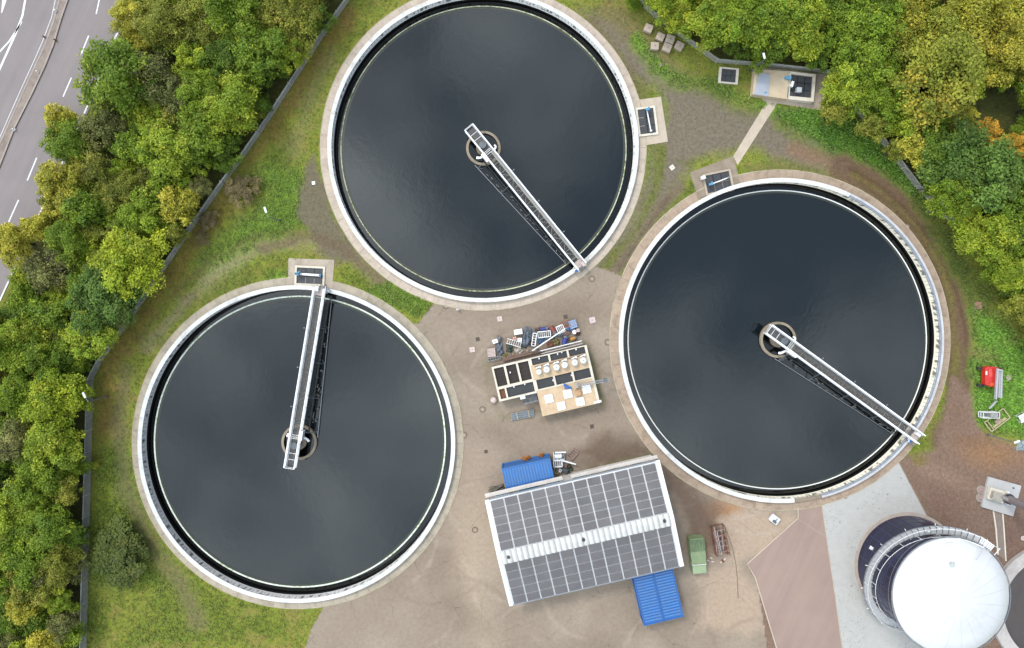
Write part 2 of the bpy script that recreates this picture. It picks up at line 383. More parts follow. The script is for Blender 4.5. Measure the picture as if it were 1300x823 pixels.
for (x_,y_,s_) in ((600,470,26),(575,520,20),(640,560,24),(790,560,26),(720,400,30),(560,600,24),(560,720,26),(590,780,30),(830,800,30),(760,820,26)):
    yput(blob(x_,y_,s_*1.6,s_*.7,rng.uniform(-60,60),.05), A3(140,124,108), .4)
for _ in range(60):      # tyre sweeps and drips
    x0, y0 = rng.uniform(540, 1000), rng.uniform(390, 820); a = rng.uniform(0, 6.3); L = rng.uniform(30, 110)
    pts = [(x0 + L*t*math.cos(a+t*.6), y0 + L*t*math.sin(a+t*.6)) for t in np.linspace(0,1,6)]
    yput(line(pts, 2.5, 5, .25), A3(150,131,115) if rng.random() < .6 else A3(208,190,172), .4)
verts = np.stack([X.ravel(), Y.ravel(), np.zeros(X.size)], 1)
# gentle unevenness on soft ground only
verts[:,2] = (np.where(grass.ravel() > .2, (n_c.ravel()-.5)*.05, 0))*(np.abs(X.ravel())<74)
idx = np.arange(nx*ny).reshape(ny, nx)
quads = np.stack([idx[:-1,:-1], idx[:-1,1:], idx[1:,1:], idx[1:,:-1]], -1).reshape(-1,4)
fc = verts[quads].mean(1)
keep = np.ones(len(quads), bool)
for t,(cx,cy,r) in TANKS.items():
    rr = np.hypot(verts[:,0]-cx, verts[:,1]-cy); keep &= (rr[quads].min(1) > r - .05)
PITS = [[(377,338.5),(411,340),(410,366),(376,366)], [(807,138.5),(831.5,135.3),(835.5,169.6),(810,174)], [(893.5,222.7),(925.5,215.4),(933,240),(898,250)]]
for pit in PITS:
    pp = pxpoly(pit); gx = sum(p[0] for p in pp)/4; gy = sum(p[1] for p in pp)/4
    inn = inpoly(verts[:,0], verts[:,1], [(gx+(x-gx)*1.1, gy+(y-gy)*1.1) for x,y in pp]); keep &= ~inn[quads].any(1)
roadm = inpoly(fc[:,0], fc[:,1], pxpoly([(x-4,y) for x,y in ROAD]))
isy = inpoly(fc[:,0], fc[:,1], YARD)
CATTR = np.concatenate([colr.reshape(-1,3), np.clip(grass.ravel(),0,1)[:,None]], 1)
CATTR[in_yard.ravel(), 3] = 0
def surface_mat(name, yard):
    m = bpy.data.materials.new(name); nt = nodes_of(m)
    out = N(nt, 'ShaderNodeOutputMaterial'); b = N(nt, 'ShaderNodeBsdfPrincipled')
    at = N(nt, 'ShaderNodeAttribute', attribute_name='soil'); tc = N(nt, 'ShaderNodeTexCoord').outputs['Object']
    g = at.outputs['Alpha']
    n1 = noise(nt, tc, 2.2, 8, .72); n2 = noise(nt, tc, 9, 6, .7); n3 = noise(nt, tc, .35, 4, .6)
    if yard: v = mathn(nt, 'ADD', maprange(nt, n1, .25, .75, .80, 1.16), maprange(nt, n2, .3, .7, -.05, .05))
    else: v = mathn(nt, 'ADD', maprange(nt, n1, .25, .75, .66, 1.34), maprange(nt, n2, .25, .75, -.42, .42))
    v = v if yard else mathn(nt,'ADD', v, maprange(nt, noise(nt, tc, 5.0, 8, .8, 1.2), .3, .7, -.28, .28)); sc_ = N(nt, 'ShaderNodeVectorMath', operation='SCALE'); nt.links.new(at.outputs['Color'], sc_.inputs[0]); nt.links.new(v, sc_.inputs['Scale'])
    col = sc_.outputs[0]
    if yard:
        vo = N(nt, 'ShaderNodeTexVoronoi', feature='DISTANCE_TO_EDGE'); vo.inputs['Scale'].default_value = .16
        wob = N(nt, 'ShaderNodeVectorMath', operation='ADD'); nt.links.new(tc, wob.inputs[0])
        nn = N(nt, 'ShaderNodeTexNoise'); nn.inputs['Scale'].default_value = .9; nt.links.new(tc, nn.inputs['Vector']); nt.links.new(nn.outputs['Color'], wob.inputs[1])
        nt.links.new(wob.outputs[0], vo.inputs['Vector'])
        crack = mathn(nt, 'MULTIPLY', maprange(nt, vo.outputs['Distance'], 0, .006, 1, 0), maprange(nt, n3, .42, .6, 0, .75))
        col = mixc(nt, crack, col, alb(110,95,82))
        spot = maprange(nt, noise(nt, tc, 3.3, 2, .5), .70, .76, 0, .4); col = mixc(nt, spot, col, alb(120,102,88))
    else:
        hue = maprange(nt, noise(nt, tc, 1.1, 5, .7), .35, .65, 0, 1)
        tint = mixc(nt, hue, (.86,1.05,.75), (1.18,1.0,1.0))
        col2 = mixc(nt, 1.0, col, tint, 'MULTIPLY'); col = mixc(nt, g, col, col2)
        vo = N(nt, 'ShaderNodeTexVoronoi'); vo.inputs['Scale'].default_value = 5.5; nt.links.new(tc, vo.inputs['Vector'])
        st = mathn(nt, 'MULTIPLY', maprange(nt, vo.outputs['Distance'], .0, .22, 1, 0), maprange(nt, n1, .5, .62, 0, .28))
        col = mixc(nt, mathn(nt, 'MULTIPLY', st, mathn(nt, 'SUBTRACT', 1.0, g)), col, alb(188,176,160))
    nt.links.new(col, b.inputs['Base Color']); b.inputs['Roughness'].default_value = .95; b.inputs['Specular IOR Level'].default_value = .2
    nt.links.new(bumpn(nt, mathn(nt,'ADD',n2,n1), .5 if not yard else .15, .12 if not yard else .02), b.inputs['Normal'])
    nt.links.new(b.outputs[0], out.inputs[0]); return m
def grid_obj(name, qmask, mat):
    q = quads[qmask]; used, inv = np.unique(q.ravel(), return_inverse=True)
    me = bpy.data.meshes.new(name); vv = verts[used]
    me.vertices.add(len(vv)); me.vertices.foreach_set('co', vv.ravel())
    me.loops.add(q.size); me.loops.foreach_set('vertex_index', inv.astype(np.int32).ravel())
    me.polygons.add(len(q)); me.polygons.foreach_set('loop_start', np.arange(0, q.size, 4, dtype=np.int32))
    me.polygons.foreach_set('loop_total', np.full(len(q), 4, dtype=np.int32))
    me.update(calc_edges=True)
    ca = me.color_attributes.new('soil', 'FLOAT_COLOR', 'POINT'); ca.data.foreach_set('color', CATTR[used].astype(np.float32).ravel())
    me.polygons.foreach_set('use_smooth', np.ones(len(q), bool))
    me.materials.append(mat); o = bpy.data.objects.new(name, me); COL.objects.link(o); return tag(o, kind='structure')
grid_obj('ground', keep & ~isy, surface_mat('turf_and_soil', False))
grid_obj('yard', keep & isy, surface_mat('yard_concrete', True))
# ---------------------------------------------------------------- road with median and markings
def asphalt(name, rgb, scale=1.0):
    m = bpy.data.materials.new(name); nt = nodes_of(m); out = N(nt,'ShaderNodeOutputMaterial'); b = N(nt,'ShaderNodeBsdfPrincipled')
    tc = N(nt,'ShaderNodeTexCoord').outputs['Object']
    mr = N(nt,'ShaderNodeMapping'); mr.inputs['Rotation'].default_value = (0,0,R(-65)); nt.links.new(tc, mr.inputs[0]); mp = N(nt,'ShaderNodeMapping'); mp.inputs['Scale'].default_value = (.05,.8,1); nt.links.new(mr.outputs[0], mp.inputs[0])
    wear = noise(nt, mp.outputs[0], 1.3, 4, .6); fine = noise(nt, tc, 14, 5, .75); big = noise(nt, tc, .25, 4, .6)
    v = mathn(nt,'ADD', mathn(nt,'ADD', maprange(nt,wear,.3,.7,.93,1.06), maprange(nt,fine,.3,.7,-.07,.07)), maprange(nt,big,.3,.7,-.06,.06))
    s = N(nt,'ShaderNodeVectorMath',operation='SCALE'); s.inputs[0].default_value = alb(*rgb); nt.links.new(v, s.inputs['Scale'])
    nt.links.new(s.outputs[0], b.inputs['Base Color']); b.inputs['Roughness'].default_value = .85
    nt.links.new(b.outputs[0], out.inputs[0]); return m
road_m = asphalt('road_asphalt', (152,141,141))
o = MB().sheet(pxpoly(ROAD), .062).build('road', road_m); tag(o, kind='structure')
med_l = [(92,-60),(76,-3),(69,24),(58,55),(45.6,82),(30,115.5),(15,149),(0,182),(-70,330),(-180,560)]
med_r = [(106,-60),(89,-3),(79.6,24),(69.5,58),(59,84),(43,118.5),(20,164),(2,210),(-56,345),(-160,575)]
medm = M('median_concrete', (166,150,140), .9, dirt=(110,96,84), dirtamt=.6, var=.15, scale=1.0, bump=.01)
kerbm = M('median_kerb', (186,172,162), .9, dirt=(140,125,112), dirtamt=.5, var=.1, scale=1.4)
o = MB().prism(pxpoly(med_l + med_r[::-1]), .05, .18).build('median', medm); tag(o, kind='structure')
def strip(mb, pts, wdt, z, h=None, m=0, px=True):
    pts = [P(*p) for p in pts] if px else pts
    n = len(pts); L = []; Rr = []
    for i in range(n):
        a = Vector(pts[max(i-1,0)]); b = Vector(pts[min(i+1,n-1)]); d = (b-a).normalized(); nrm = Vector((-d.y,d.x))*wdt/2; p = Vector(pts[i])
        L.append(tuple(p+nrm)); Rr.append(tuple(p-nrm))
    for i in range(n-1):
        q = [L[i],L[i+1],Rr[i+1],Rr[i]]
        if h: mb.prism(q, z, z+h, m)
        else: mb.sheet(q, z, m)
    return mb
kb = MB()
for e, s in ((med_l, 2.2), (med_r, -2.2)): strip(kb, [(x+s*.6,y) for x,y in e], .2, .17, .03)
tag(kb.build('kerb', kerbm), kind='structure')
paintm = M('road_paint', (240,240,242), .7, var=.05, scale=5, dirt=(190,180,180), dirtamt=.5, k=.6)
mk = MB(); zr = .068
for a, b in (((127.8,-6),(122.5,18)),((113,45.6),(103,70)),((91,99),(80.5,123)),((67,152),(57.5,176)),((47,200.6),(35,229.5)),((24,254),(11.5,282)),((0,307),(-12,333)),((142,-60),(134,-35))):
    strip(mk, [a, b], .16, zr)
for a, b in (((166,-3),(152,36)),((152,36),(141,61)),((137,70),(115.5,126)),((115.5,126),(105,149)),((100,160),(85,195)),((80,205),(60,250)),((55,262),(32,312)),((26,325),(0,382))):
    strip(mk, [a, b], .2, zr)
strip(mk, [(38,-40),(32.5,0),(29,20),(20,44),(9,68),(0,88),(-20,130)], .26, zr)
strip(mk, [(28,28),(22,38),(12,53),(0,66),(-20,84)], .2, zr)
mk.sheet(pxpoly([(4,-6),(10,-3),(3,17),(2,17)]), zr)
strip(mk, [(72,-6),(66,22),(54,54),(42,81),(26,116),(11,150),(-2,180)], .07, zr)
tag(mk.build('road_marking', paintm), kind='structure')
for i,(x,y) in enumerate(((72.5,15),(58,48),(72,52),(20,165),(50,92))):
    t = thing('reflector_post', *P(x,y), R(24), ['small white mark on the road median, topmost of them','dark delineator on the left edge of the road median','dark delineator on the right edge of the road median, near the top','small pale delineator on the road median, lowest of them','pale delineator halfway down the road median'][i], 'delineator', 'small delineators on the road median')
    MB().box(-.12,.12,-.12,.12,.17,.23).build('base_plate', [white,galvd,rust,white,pink][i], t)
    MB().obox(0,0,.42,.34 if i==0 else .14,.1,.4).build('blade', [white,rust,rust,white,white][i], t)
# ---------------------------------------------------------------- paved pads and paths
def slab(name, pts, mat, z0=-.02, z1=.05, kind='structure'):
    return tag(MB().prism(pxpoly(pts), z0, z1).build(name, mat), kind=kind)
def slab_hole(name, outer, hole, mat, z1=.05):
    mb = MB(); O = pxpoly(outer); I = pxpoly(hole); n = len(O)
    for i in range(n): mb.prism([O[i], O[(i+1)%n], I[(i+1)%n], I[i]], -.02, z1)
    return tag(mb.build(name, mat), kind='structure')
slab_hole('paved_pad', [(366.3,328),(424.6,330),(422,366.5),(365.6,365)], PITS[0], concrete)
slab_hole('paved_pad', [(806,127.5),(839,123),(848,180),(806,187)], PITS[1], concrete3)
slab_hole('paved_pad', [(876,219),(930.7,198.4),(941,238),(886,252)], PITS[2], concrete2)
slab('footpath', [(974,128),(987,131),(936.4,210),(930.7,198.4)], concrete3, z1=.054)
slab('paved_pad', [(962,84),(1047.6,95),(1047,141),(970,129),(960,118)], concrete)
tag(MB().sheet(pxpoly([(1013,644),(1043,640),(1062,770),(1075,870),(1000,870),(959,734),(948.5,716),(1013,658)]), .02).build('paving', asphalt('brown_paving',(176,150,138))), kind='structure')
kk = MB(); strip(kk, [(1013,644),(1013,658),(948.5,716),(959,734),(1000,870)], .14, .0, .05); strip(kk, [(1043,640),(1062,770),(1075,870)], .08, .0, .035)
strip(kk, [(1013,659),(1049,682)], .03, .0, .024); tag(kk.build('kerb', concrete3), kind='structure')
def spotted():
    m = bpy.data.materials.new('leaf_spotted_concrete'); nt = nodes_of(m); out = N(nt,'ShaderNodeOutputMaterial'); b = N(nt,'ShaderNodeBsdfPrincipled')
    tc = N(nt,'ShaderNodeTexCoord').outputs['Object']
    v = maprange(nt, noise(nt, tc, 1.2, 6, .65), .3, .7, .93, 1.07)
    s = N(nt,'ShaderNodeVectorMath',operation='SCALE'); s.inputs[0].default_value = alb(203,200,196); nt.links.new(v, s.inputs['Scale'])
    area = maprange(nt, noise(nt, tc, .22, 2, .5), .42, .55, 0, 1)
    sp = maprange(nt, noise(nt, tc, 3.8, 3, .75, .4), .585, .635, 0, .6)
    col = mixc(nt, mathn(nt,'MULTIPLY',area,sp), s.outputs[0], alb(120,118,116))
    nt.links.new(col, b.inputs['Base Color']); b.inputs['Roughness'].default_value = .9; nt.links.new(b.outputs[0], out.inputs[0]); return m
wc = arc('right', .6, 286, 313, 10)
o = MB().sheet([P(1043.5,640)] + wc + [P(1141,588), P(1178,657), P(1200,690), P(1200,870), P(1076,870), P(1062.5,770)], .024).build('apron_slab', spotted()); tag(o, kind='structure')
kk = MB(); strip(kk, [(1141,587),(1178,657),(1196,688)], .12, .0, .06); tag(kk.build('kerb', concrete2), kind='structure')
# ---------------------------------------------------------------- tank materials
def wall_mat(name, light, stain, seed, freq, thr=.62):
    """inner wall: pale coating with dark run marks, wet black band near the channel water"""
    m = bpy.data.materials.new(name); nt = nodes_of(m); out = N(nt,'ShaderNodeOutputMaterial'); b = N(nt,'ShaderNodeBsdfPrincipled')
    tc = N(nt,'ShaderNodeTexCoord').outputs['Object']; s = N(nt,'ShaderNodeSeparateXYZ'); nt.links.new(tc, s.inputs[0])
    ang = mathn(nt,'ARCTAN2', s.outputs[1], s.outputs[0])
    a2 = mathn(nt,'ADD', mathn(nt,'MULTIPLY', ang, freq), mathn(nt,'MULTIPLY', s.outputs[2], .25))
    cb = N(nt,'ShaderNodeCombineXYZ'); nt.links.new(a2, cb.inputs[0]); cb.inputs[1].default_value = seed; nt.links.new(mathn(nt,'MULTIPLY', s.outputs[2], .5), cb.inputs[2])
    n = noise(nt, cb.outputs[0], 1.0, 2, .5)
    saw = mathn(nt,'ABSOLUTE', mathn(nt,'SUBTRACT', mathn(nt,'FRACT', mathn(nt,'MULTIPLY', ang, 41/6.28318*6)), .5)); tick = mathn(nt,'MAXIMUM', maprange(nt, n, thr+.04, thr+.09, 0, .8), maprange(nt, saw, .40, .44, 0, .55))
    zf = maprange(nt, s.outputs[2], .1, .35, 1, 0); zf2 = maprange(nt, s.outputs[2], -.45, -.2, 0, 1)
    tick = mathn(nt,'MULTIPLY', tick, mathn(nt,'ADD', zf2, .0, True))
    col = mixc(nt, maprange(nt, noise(nt, tc, 1.4, 5, .6), .35, .7, 0, .5), alb(*light,k=.85), alb(*stain,k=.8))
    col = mixc(nt, tick, col, alb(70,68,68))
    wet = maprange(nt, mathn(nt,'ADD', s.outputs[2], mathn(nt,'MULTIPLY', n, .06)), -.66, -.60, 1, 0)
    col = mixc(nt, wet, col, (.0022,.0022,.0022))
    nt.links.new(col, b.inputs['Base Color']); b.inputs['Roughness'].default_value = .75; b.inputs['Specular IOR Level'].default_value = .25
    nt.links.new(b.outputs[0], out.inputs[0]); return m
def water_mat(name, body, rough=.04, bump=.14):
    m = bpy.data.materials.new(name); nt = nodes_of(m); out = N(nt,'ShaderNodeOutputMaterial'); b = N(nt,'ShaderNodeBsdfPrincipled')
    tc = N(nt,'ShaderNodeTexCoord').outputs['Object']
    b.inputs['Base Color'].default_value = (*body,1); b.inputs['Roughness'].default_value = rough; b.inputs['IOR'].default_value = 1.47
    h = mathn(nt,'ADD', noise(nt, tc, .9, 4, .55, .5), mathn(nt,'MULTIPLY', noise(nt, tc, 3.5, 3, .6), .35))
    nt.links.new(bumpn(nt, h, bump, .05), b.inputs['Normal']); 
    # a few drifting specks of scum
    sp = maprange(nt, noise(nt, tc, 6.0, 3, .8), .81, .83, 0, .25)
    nt.links.new(mixc(nt, sp, tuple(body), (.12,.12,.11)), b.inputs['Base Color'])
    nt.links.new(b.outputs[0], out.inputs[0]); return m
def weir_mat(name, clean, moss, amt):
    m = bpy.data.materials.new(name); nt = nodes_of(m); out = N(nt,'ShaderNodeOutputMaterial'); b = N(nt,'ShaderNodeBsdfPrincipled')
    tc = N(nt,'ShaderNodeTexCoord').outputs['Object']
    f = maprange(nt, noise(nt, tc, 2.6, 5, .7), .62-amt, .80-amt, 0, 1); g = maprange(nt, noise(nt, tc, .35, 2, .5), .4, .6, 0, 1)
    col = mixc(nt, mathn(nt,'MULTIPLY', f, maprange(nt, g, 0, 1, .35, 1)), alb(*clean,k=.6), alb(*moss,k=.6))
    nt.links.new(col, b.inputs['Base Color']); b.inputs['Roughness'].default_value = .8; nt.links.new(b.outputs[0], out.inputs[0]); return m
wmain = water_mat('clarifier_water', (.0036,.0060,.0074), .06); wchan = water_mat('channel_water', (.0012,.0015,.0015), .06)
wl = wall_mat('stained_wall_left', (215,212,212), (180,176,172), 3.1, 34, .50)
wt = wall_mat('stained_wall_top', (240,240,240), (205,205,205), 7.7, 42, .52)
wr = wall_mat('stained_wall_right', (245,238,222), (226,212,184), 12.3, 32, .51)
weirm = dict(left=weir_mat('mossy_weir', (238,242,232), (150,170,90), .16), top=weir_mat('mossy_weir_plate', (222,222,190), (100,108,56), .24), right=weir_mat('clean_weir', (240,240,238), (205,200,188), .02))
fringe = M('submerged_wall_top', (52,58,44), .5, var=.3, scale=3, k=.35)
NAMES = dict(left='at the lower left', top='at the top', right='at the right')
DESC = dict(left='round concrete clarifier with blue-grey water and its bridge pointing straight up, lower left',
            top='round white-rimmed clarifier at the top with yellowish mossy weir, cut by the photo edge',
            right='round clarifier at the right, darkest blue water and cream stained inner wall')
rim_m = dict(left=ring_mat('white_rim_left',(246,246,246),(180,176,168),.5,64,.52,.02,.3), top=ring_mat('white_rim_top',(246,245,242),(182,174,162),.55,58,.52,.02,.35), right=ring_mat('white_rim_right',(246,246,246),(184,180,172),.45,60,.52,.02,.3))
ring_m = dict(left=ring_mat('left_ring_concrete',(200,186,166),(142,130,106),.6,84), top=ring_mat('top_ring_concrete',(218,200,182),(160,142,124),.5,80), right=ring_mat('right_ring_concrete',(192,168,146),(136,112,92),.65,84))
ZW = -.90; ZC = -1.18
for t,(cx,cy,r) in TANKS.items():
    T = thing('settling_tank', cx, cy, 0, DESC[t], 'clarifier tank', 'three round clarifiers')
    ri = r - .50; wo = ri - .83; wi = wo - dict(left=.19,top=.13,right=.13)[t]
    rm = MB()
    if t == 'right':
        segs = [(284.5, 325, rimwhite if False else lilac), (325, 425, lilac), (65, 274.6, rim_m['right']), (274.6, 284.5, concrete2)]
        for a0, a1, mm in segs:
            z1 = RZ if mm is not concrete2 else RZ-.12
            MB().lathe([(r,.0),(r,z1),(r-.26 if mm is lilac else ri-.03,z1),(r-.26 if mm is lilac else ri-.03,z1-.12)], 90, 0, R(a0), R(a1)).build('rim', mm, T)
            if mm is lilac: MB().lathe([(r-.26,RZ-.07),(ri-.03,RZ-.07),(ri-.03,RZ-.2)], 90, 0, R(a0), R(a1)).build('rim_walkway', M('rim_gutter',(150,158,172),.6,var=.15,k=.5), T)
    else:
        rm.lathe([(r,.0),(r,RZ),(ri-.03,RZ),(ri-.03,RZ-.12)], 220).build('rim', rim_m[t], T)
    MB().lathe([(ri,RZ-.02),(ri,ZC-.3)], 220).build('inner_wall', dict(left=wl,top=wt,right=wr)[t], T)
    MB().lathe([(wo,ZC-.2),(wo,ZW+.06),(wi,ZW+.06),(wi,ZW-.2)], 220).build('weir', weirm[t], T)
    MB().lathe([(wi,ZW+.012),(wi-.28,ZW+.008)], 220).build('baffle', fringe, T)
    # radial scum box pipes crossing the launder
    o = MB().lathe([(wi+.02,ZW),(0.01,ZW)], 160).build('water', wmain, None, (cx,cy,0)); tag(o, kind='structure')
    o = MB().lathe([(ri+.01,ZC),(wo-.02,ZC)], 160).build('water', wchan, None, (cx,cy,0)); tag(o, kind='structure')
    # centre well
    s = r/20.3; q = 2.28*s
    MB().lathe([(q,ZW-.6),(q,ZW+.45),(q-.32,ZW+.45),(q-.32,ZW-.6)], 64, ms=[0,0,1]).build('centre_well', [M('algae_stained_concrete',(172,156,136),.85,dirt=(120,116,84),dirtamt=.8,var=.2,scale=1.4,bump=.01), M('wet_well_wall',(52,46,42),.6,var=.3,k=.3)], T)
    MB().cyl(0,0,ZW-.3,ZW+.55,.95*s,36).build('centre_column', concrete2, T)
    MB().cyl(0,0,ZW+.55,RZ+1.0,.45,24).build('pivot', galvd, T)
    o = MB().lathe([(q-.30,ZW+.02),(.9*s,ZW+.02)], 48).build('water', wchan, None, (cx,cy,0)); tag(o, kind='structure')
    # paved ring round the wall
    ap = MB().lathe([(r+APR[t],-.1),(r+APR[t],.045),(r-.02,.045)], 200)
    o = ap.build('paved_ring', ring_m[t], None, (cx,cy,0)); tag(o, kind='structure')
    kk = MB().lathe([(r+APR[t]+.1,-.1),(r+APR[t]+.1,.052),(r+APR[t]+.0,.052)], 200)
    o = kk.build('kerb', M('ring_edge',(205,190,162),.9,dirt=(130,125,90),dirtamt=.7,var=.15,scale=1), None, (cx,cy,0)); tag(o, kind='structure')
# ---------------------------------------------------------------- scraper bridges
deckdark = M('walkway_grating', (125,122,118), .6, .3, var=.25, scale=3)
deckdark2 = M('grey_walkway_grating', (128,122,116), .6, .2, var=.25, scale=3)
bridgew = M('bridge_white_paint', (250,250,252), .5, dirt=(205,202,198), dirtamt=.3, var=.05, scale=2, k=.66)
shade_w = M('bridge_grey_paint', (196,198,204), .5, var=.1, scale=3, k=.6)
def bridge(t, ang, label, inner=-2.75, dense=False, over=.25):
    cx, cy, r = TANKS[t]; Bz = RZ
    T = thing('scraper_bridge', cx, cy, ang, label, 'scraper bridge', 'rotating scraper bridges', z=0)
    L1 = r + over; zt = Bz + 1.55; zd = Bz + .62
    for s in (-1, 1):
        g = MB().bar((inner, s*.60, zd-.12), (L1, s*.60, zd-.12), .14, .34)
        g.build('girder', shade_w, T)
        h = MB().bar((inner, s*.64, zt), (L1-.3, s*.64, zt), .14, .10)
        h.bar((inner, s*.64, zt-.5), (L1-.3, s*.64, zt-.5), .06, .05); 
        h.bar((inner, s*.68, zd+.12), (L1-.3, s*.68, zd+.12), .05, .16)
        h.build('handrail', bridgew, T)
        x = inner + .03; p = MB()
        while x < L1-.3: p.bar((x, s*.64, zd), (x, s*.64, zt), .06, .06); x += 1.55
        p.build('rail_posts', bridgew, T)['kind'] = 'stuff'
    MB().bar((inner, -.6, zt), (inner, .6, zt), .06, .08).bar((inner,-.6,zt-.5),(inner,.6,zt-.5),.04,.05).build('end_rail', bridgew, T)
    # walkway: long bearing slats + cross bars, gaps open to the water
    g = MB(); 
    ys_ = np.arange(-.50, .51, .10 if dense else .125)
    for y in ys_: g.bar((1.2 if not dense else .9, y, zd), (L1-1.2, y, zd), .035 if not dense else .05, .03)
    x = 1.2
    while x < L1-1.2: g.bar((x,-.54,zd-.03),(x,.54,zd-.03), .03, .04); x += .34 if not dense else .25
    g.build('walkway', deckdark2 if dense else deckdark, T)
    # cross beams and wind bracing below the walkway
    x = inner+.4; k = 0
    cb = MB(); 
    while x < L1-1.4:
        cb.bar((x,-.58,zd-.2),(x,.58,zd-.2), .07, .08)
        if x > 1.2: cb.bar((x,-.58 if k%2 else .58,zd-.24),(x+1.3,.58 if k%2 else -.58,zd-.24), .06, .06)
        x += 1.3; k += 1
    cb.build('bracing', shade_w, T)
    # cleaner strip of light grating along one side
    if not dense: MB().box(1.3, L1-1.3, .22, .50, zd+.02, zd+.05).build('cable_tray', M('cable_tray_steel',(176,172,165),.5,.3,var=.2,scale=3), T)
    # platform over the centre
    MB().box(inner+.2, .7, -.52, .52, zd-.02, zd+.02).build('centre_platform', M('platform_plate',(98,96,96),.6,.3,var=.25,scale=2), T)
    for x in (inner+.9, inner+1.7, .85, 1.05, 1.3): MB().bar((x,-.55,zd+.06),(x,.55,zd+.06), .06, .04).build('platform_bar', bridgew, T)
    # electrical cabinet and swivel arms at the pivot
    cab = MB().box(.95, 2.15, -1.02, -.55, zd, zt+.12).build('control_cabinet', bridgew, T, bevel=.02)
    MB().box(.99, 2.11, -1.04, -1.02, zd+.1, zt).build('door', shade_w, cab)
    a = MB().bar((1.2,-.6,zd-.3),(.85,-1.35,zd-.5),.26,.1).bar((.85,-1.35,zd-.5),(.6,-1.55,zd-.6),.3,.12).bar((1.4,.6,zd-.3),(1.1,1.25,zd-.4),.24,.12).bar((1.1,1.25,zd-.4),(.8,1.2,zd-.4),.2,.2)
    a.build('swivel_arm', bridgew, T)
    # scraper: beam hung on the trailing side, converging towards the rim
    x0, y0, x1, y1 = 1.0, -2.25, r-1.35, -1.15; zs = ZW + .32
    MB().bar((x0,y0,zs),(x1,y1,zs), .07, .07).build('scraper_rail', galv, T)
    MB().bar((x0+.1,y0+.12,ZW-.05),(x1,y1+.08,ZW-.05), .05, .5).build('scraper_blade', M('wet_scraper_blade',(48,46,44),.6,var=.3,k=.3), T)
    n = 4
    for i in range(n):
        f = (i+.15)/n; x = x0+(x1-x0)*f; y = y0+(y1-y0)*f
        MB().bar((x, -.62, zd-.25), (x-.1, y, zs), .07, .07).bar((x-.1, y, zs), (x+.35, y+.45, zs+.02), .05, .05).build('hanger', galvd, T)
    rg = random.Random(len(label)); p = MB()
    for i in range(26):       # sludge scum fittings between beam and bridge
        f = rg.random(); x = x0+(x1-x0)*f; y = (y0+(y1-y0)*f)
        f2 = rg.uniform(.35,.85); yy = y*f2 - .62*(1-f2)
        p.obox(x, yy, zs+.1, rg.uniform(.15,.45), rg.uniform(.06,.16), .1, rg.uniform(-.5,.5))
    p.build('scraper_fittings', M('scraper_fitting_steel',(120,116,112),.7,var=.3,scale=4), T)
    MB().bar((x0+.6,-1.05,ZW+.5),(x1-.2,-.82,ZW+.5), .16, .1).build('scum_trough', M('dark_scum_trough',(60,58,56),.7,var=.4,scale=2,k=.3), T)
    for k in (5, 10, 15): MB().bar((k,.68,zt-.2),(k,.98,zt-.1),.05,.05).box(k-.06,k+.06,.95,1.07,zt-.2,zt-.02).build('lamp_bracket', galv, T)
    # end carriage on the rim
    cr = MB().bar((r-.25,-1.05,Bz+.32),(r-.25,.95,Bz+.32), .26, .22).bar((r-.6,-.9,Bz+.5),(r-.6,.8,Bz+.5),.08,.08)
    car = cr.build('end_carriage', bridgew, T, bevel=.015)
    for s in (-1,1):
        wv = MB().tube((r-.33, s*.82, Bz+.19), (r-.17, s*.82, Bz+.19), .19, 20); wv.build('wheel', tyre, car)
    mo = MB().tube((r-.1,-1.0,Bz+.42),(r-.1,-.55,Bz+.42),.15,14).box(r-.2,r,-.6,-.35,Bz+.28,Bz+.56).build('drive_motor', blue if t!='left' else galv, car)
    MB().box(L1-1.25, L1-.35, -.50, .50, zd+.01, zd+.06).build('landing_plate', M('landing_beige_plate',(205,188,180),.7,var=.12,scale=3), T)
    MB().box(r-.55, r+.1, .15, .55, zd+.07, zd+.5).build('junction_box', white if t!='top' else pink, T, bevel=.02)
    l = MB()
    for s in (-.28,.28): l.bar((L1-.4, s, zd), (L1+.25, s, .07), .05, .05)
    for i in range(5): f=(i+.5)/5; l.bar((L1-.4+.65*f,-.28,zd-(zd-.07)*f),(L1-.4+.65*f,.28,zd-(zd-.07)*f),.05,.03)
    l.build('ladder', galv, T)
    return T
def ang_px(a, b): return math.atan2(-(b[1]-a[1]), b[0]-a[0])
bridge('top', ang_px((596,163),(736,335)), 'white scraper bridge over the top clarifier, running down to the right')
bridge('left', ang_px((367.3,592),(405,363)), 'white scraper bridge with dense grey grating over the lower left clarifier, pointing up', dense=True, over=.2)
bridge('right', ang_px((972,415),(1168,557)), 'white scraper bridge over the right clarifier, reaching past the rim onto red earth', inner=-2.65, dense=True, over=.62)
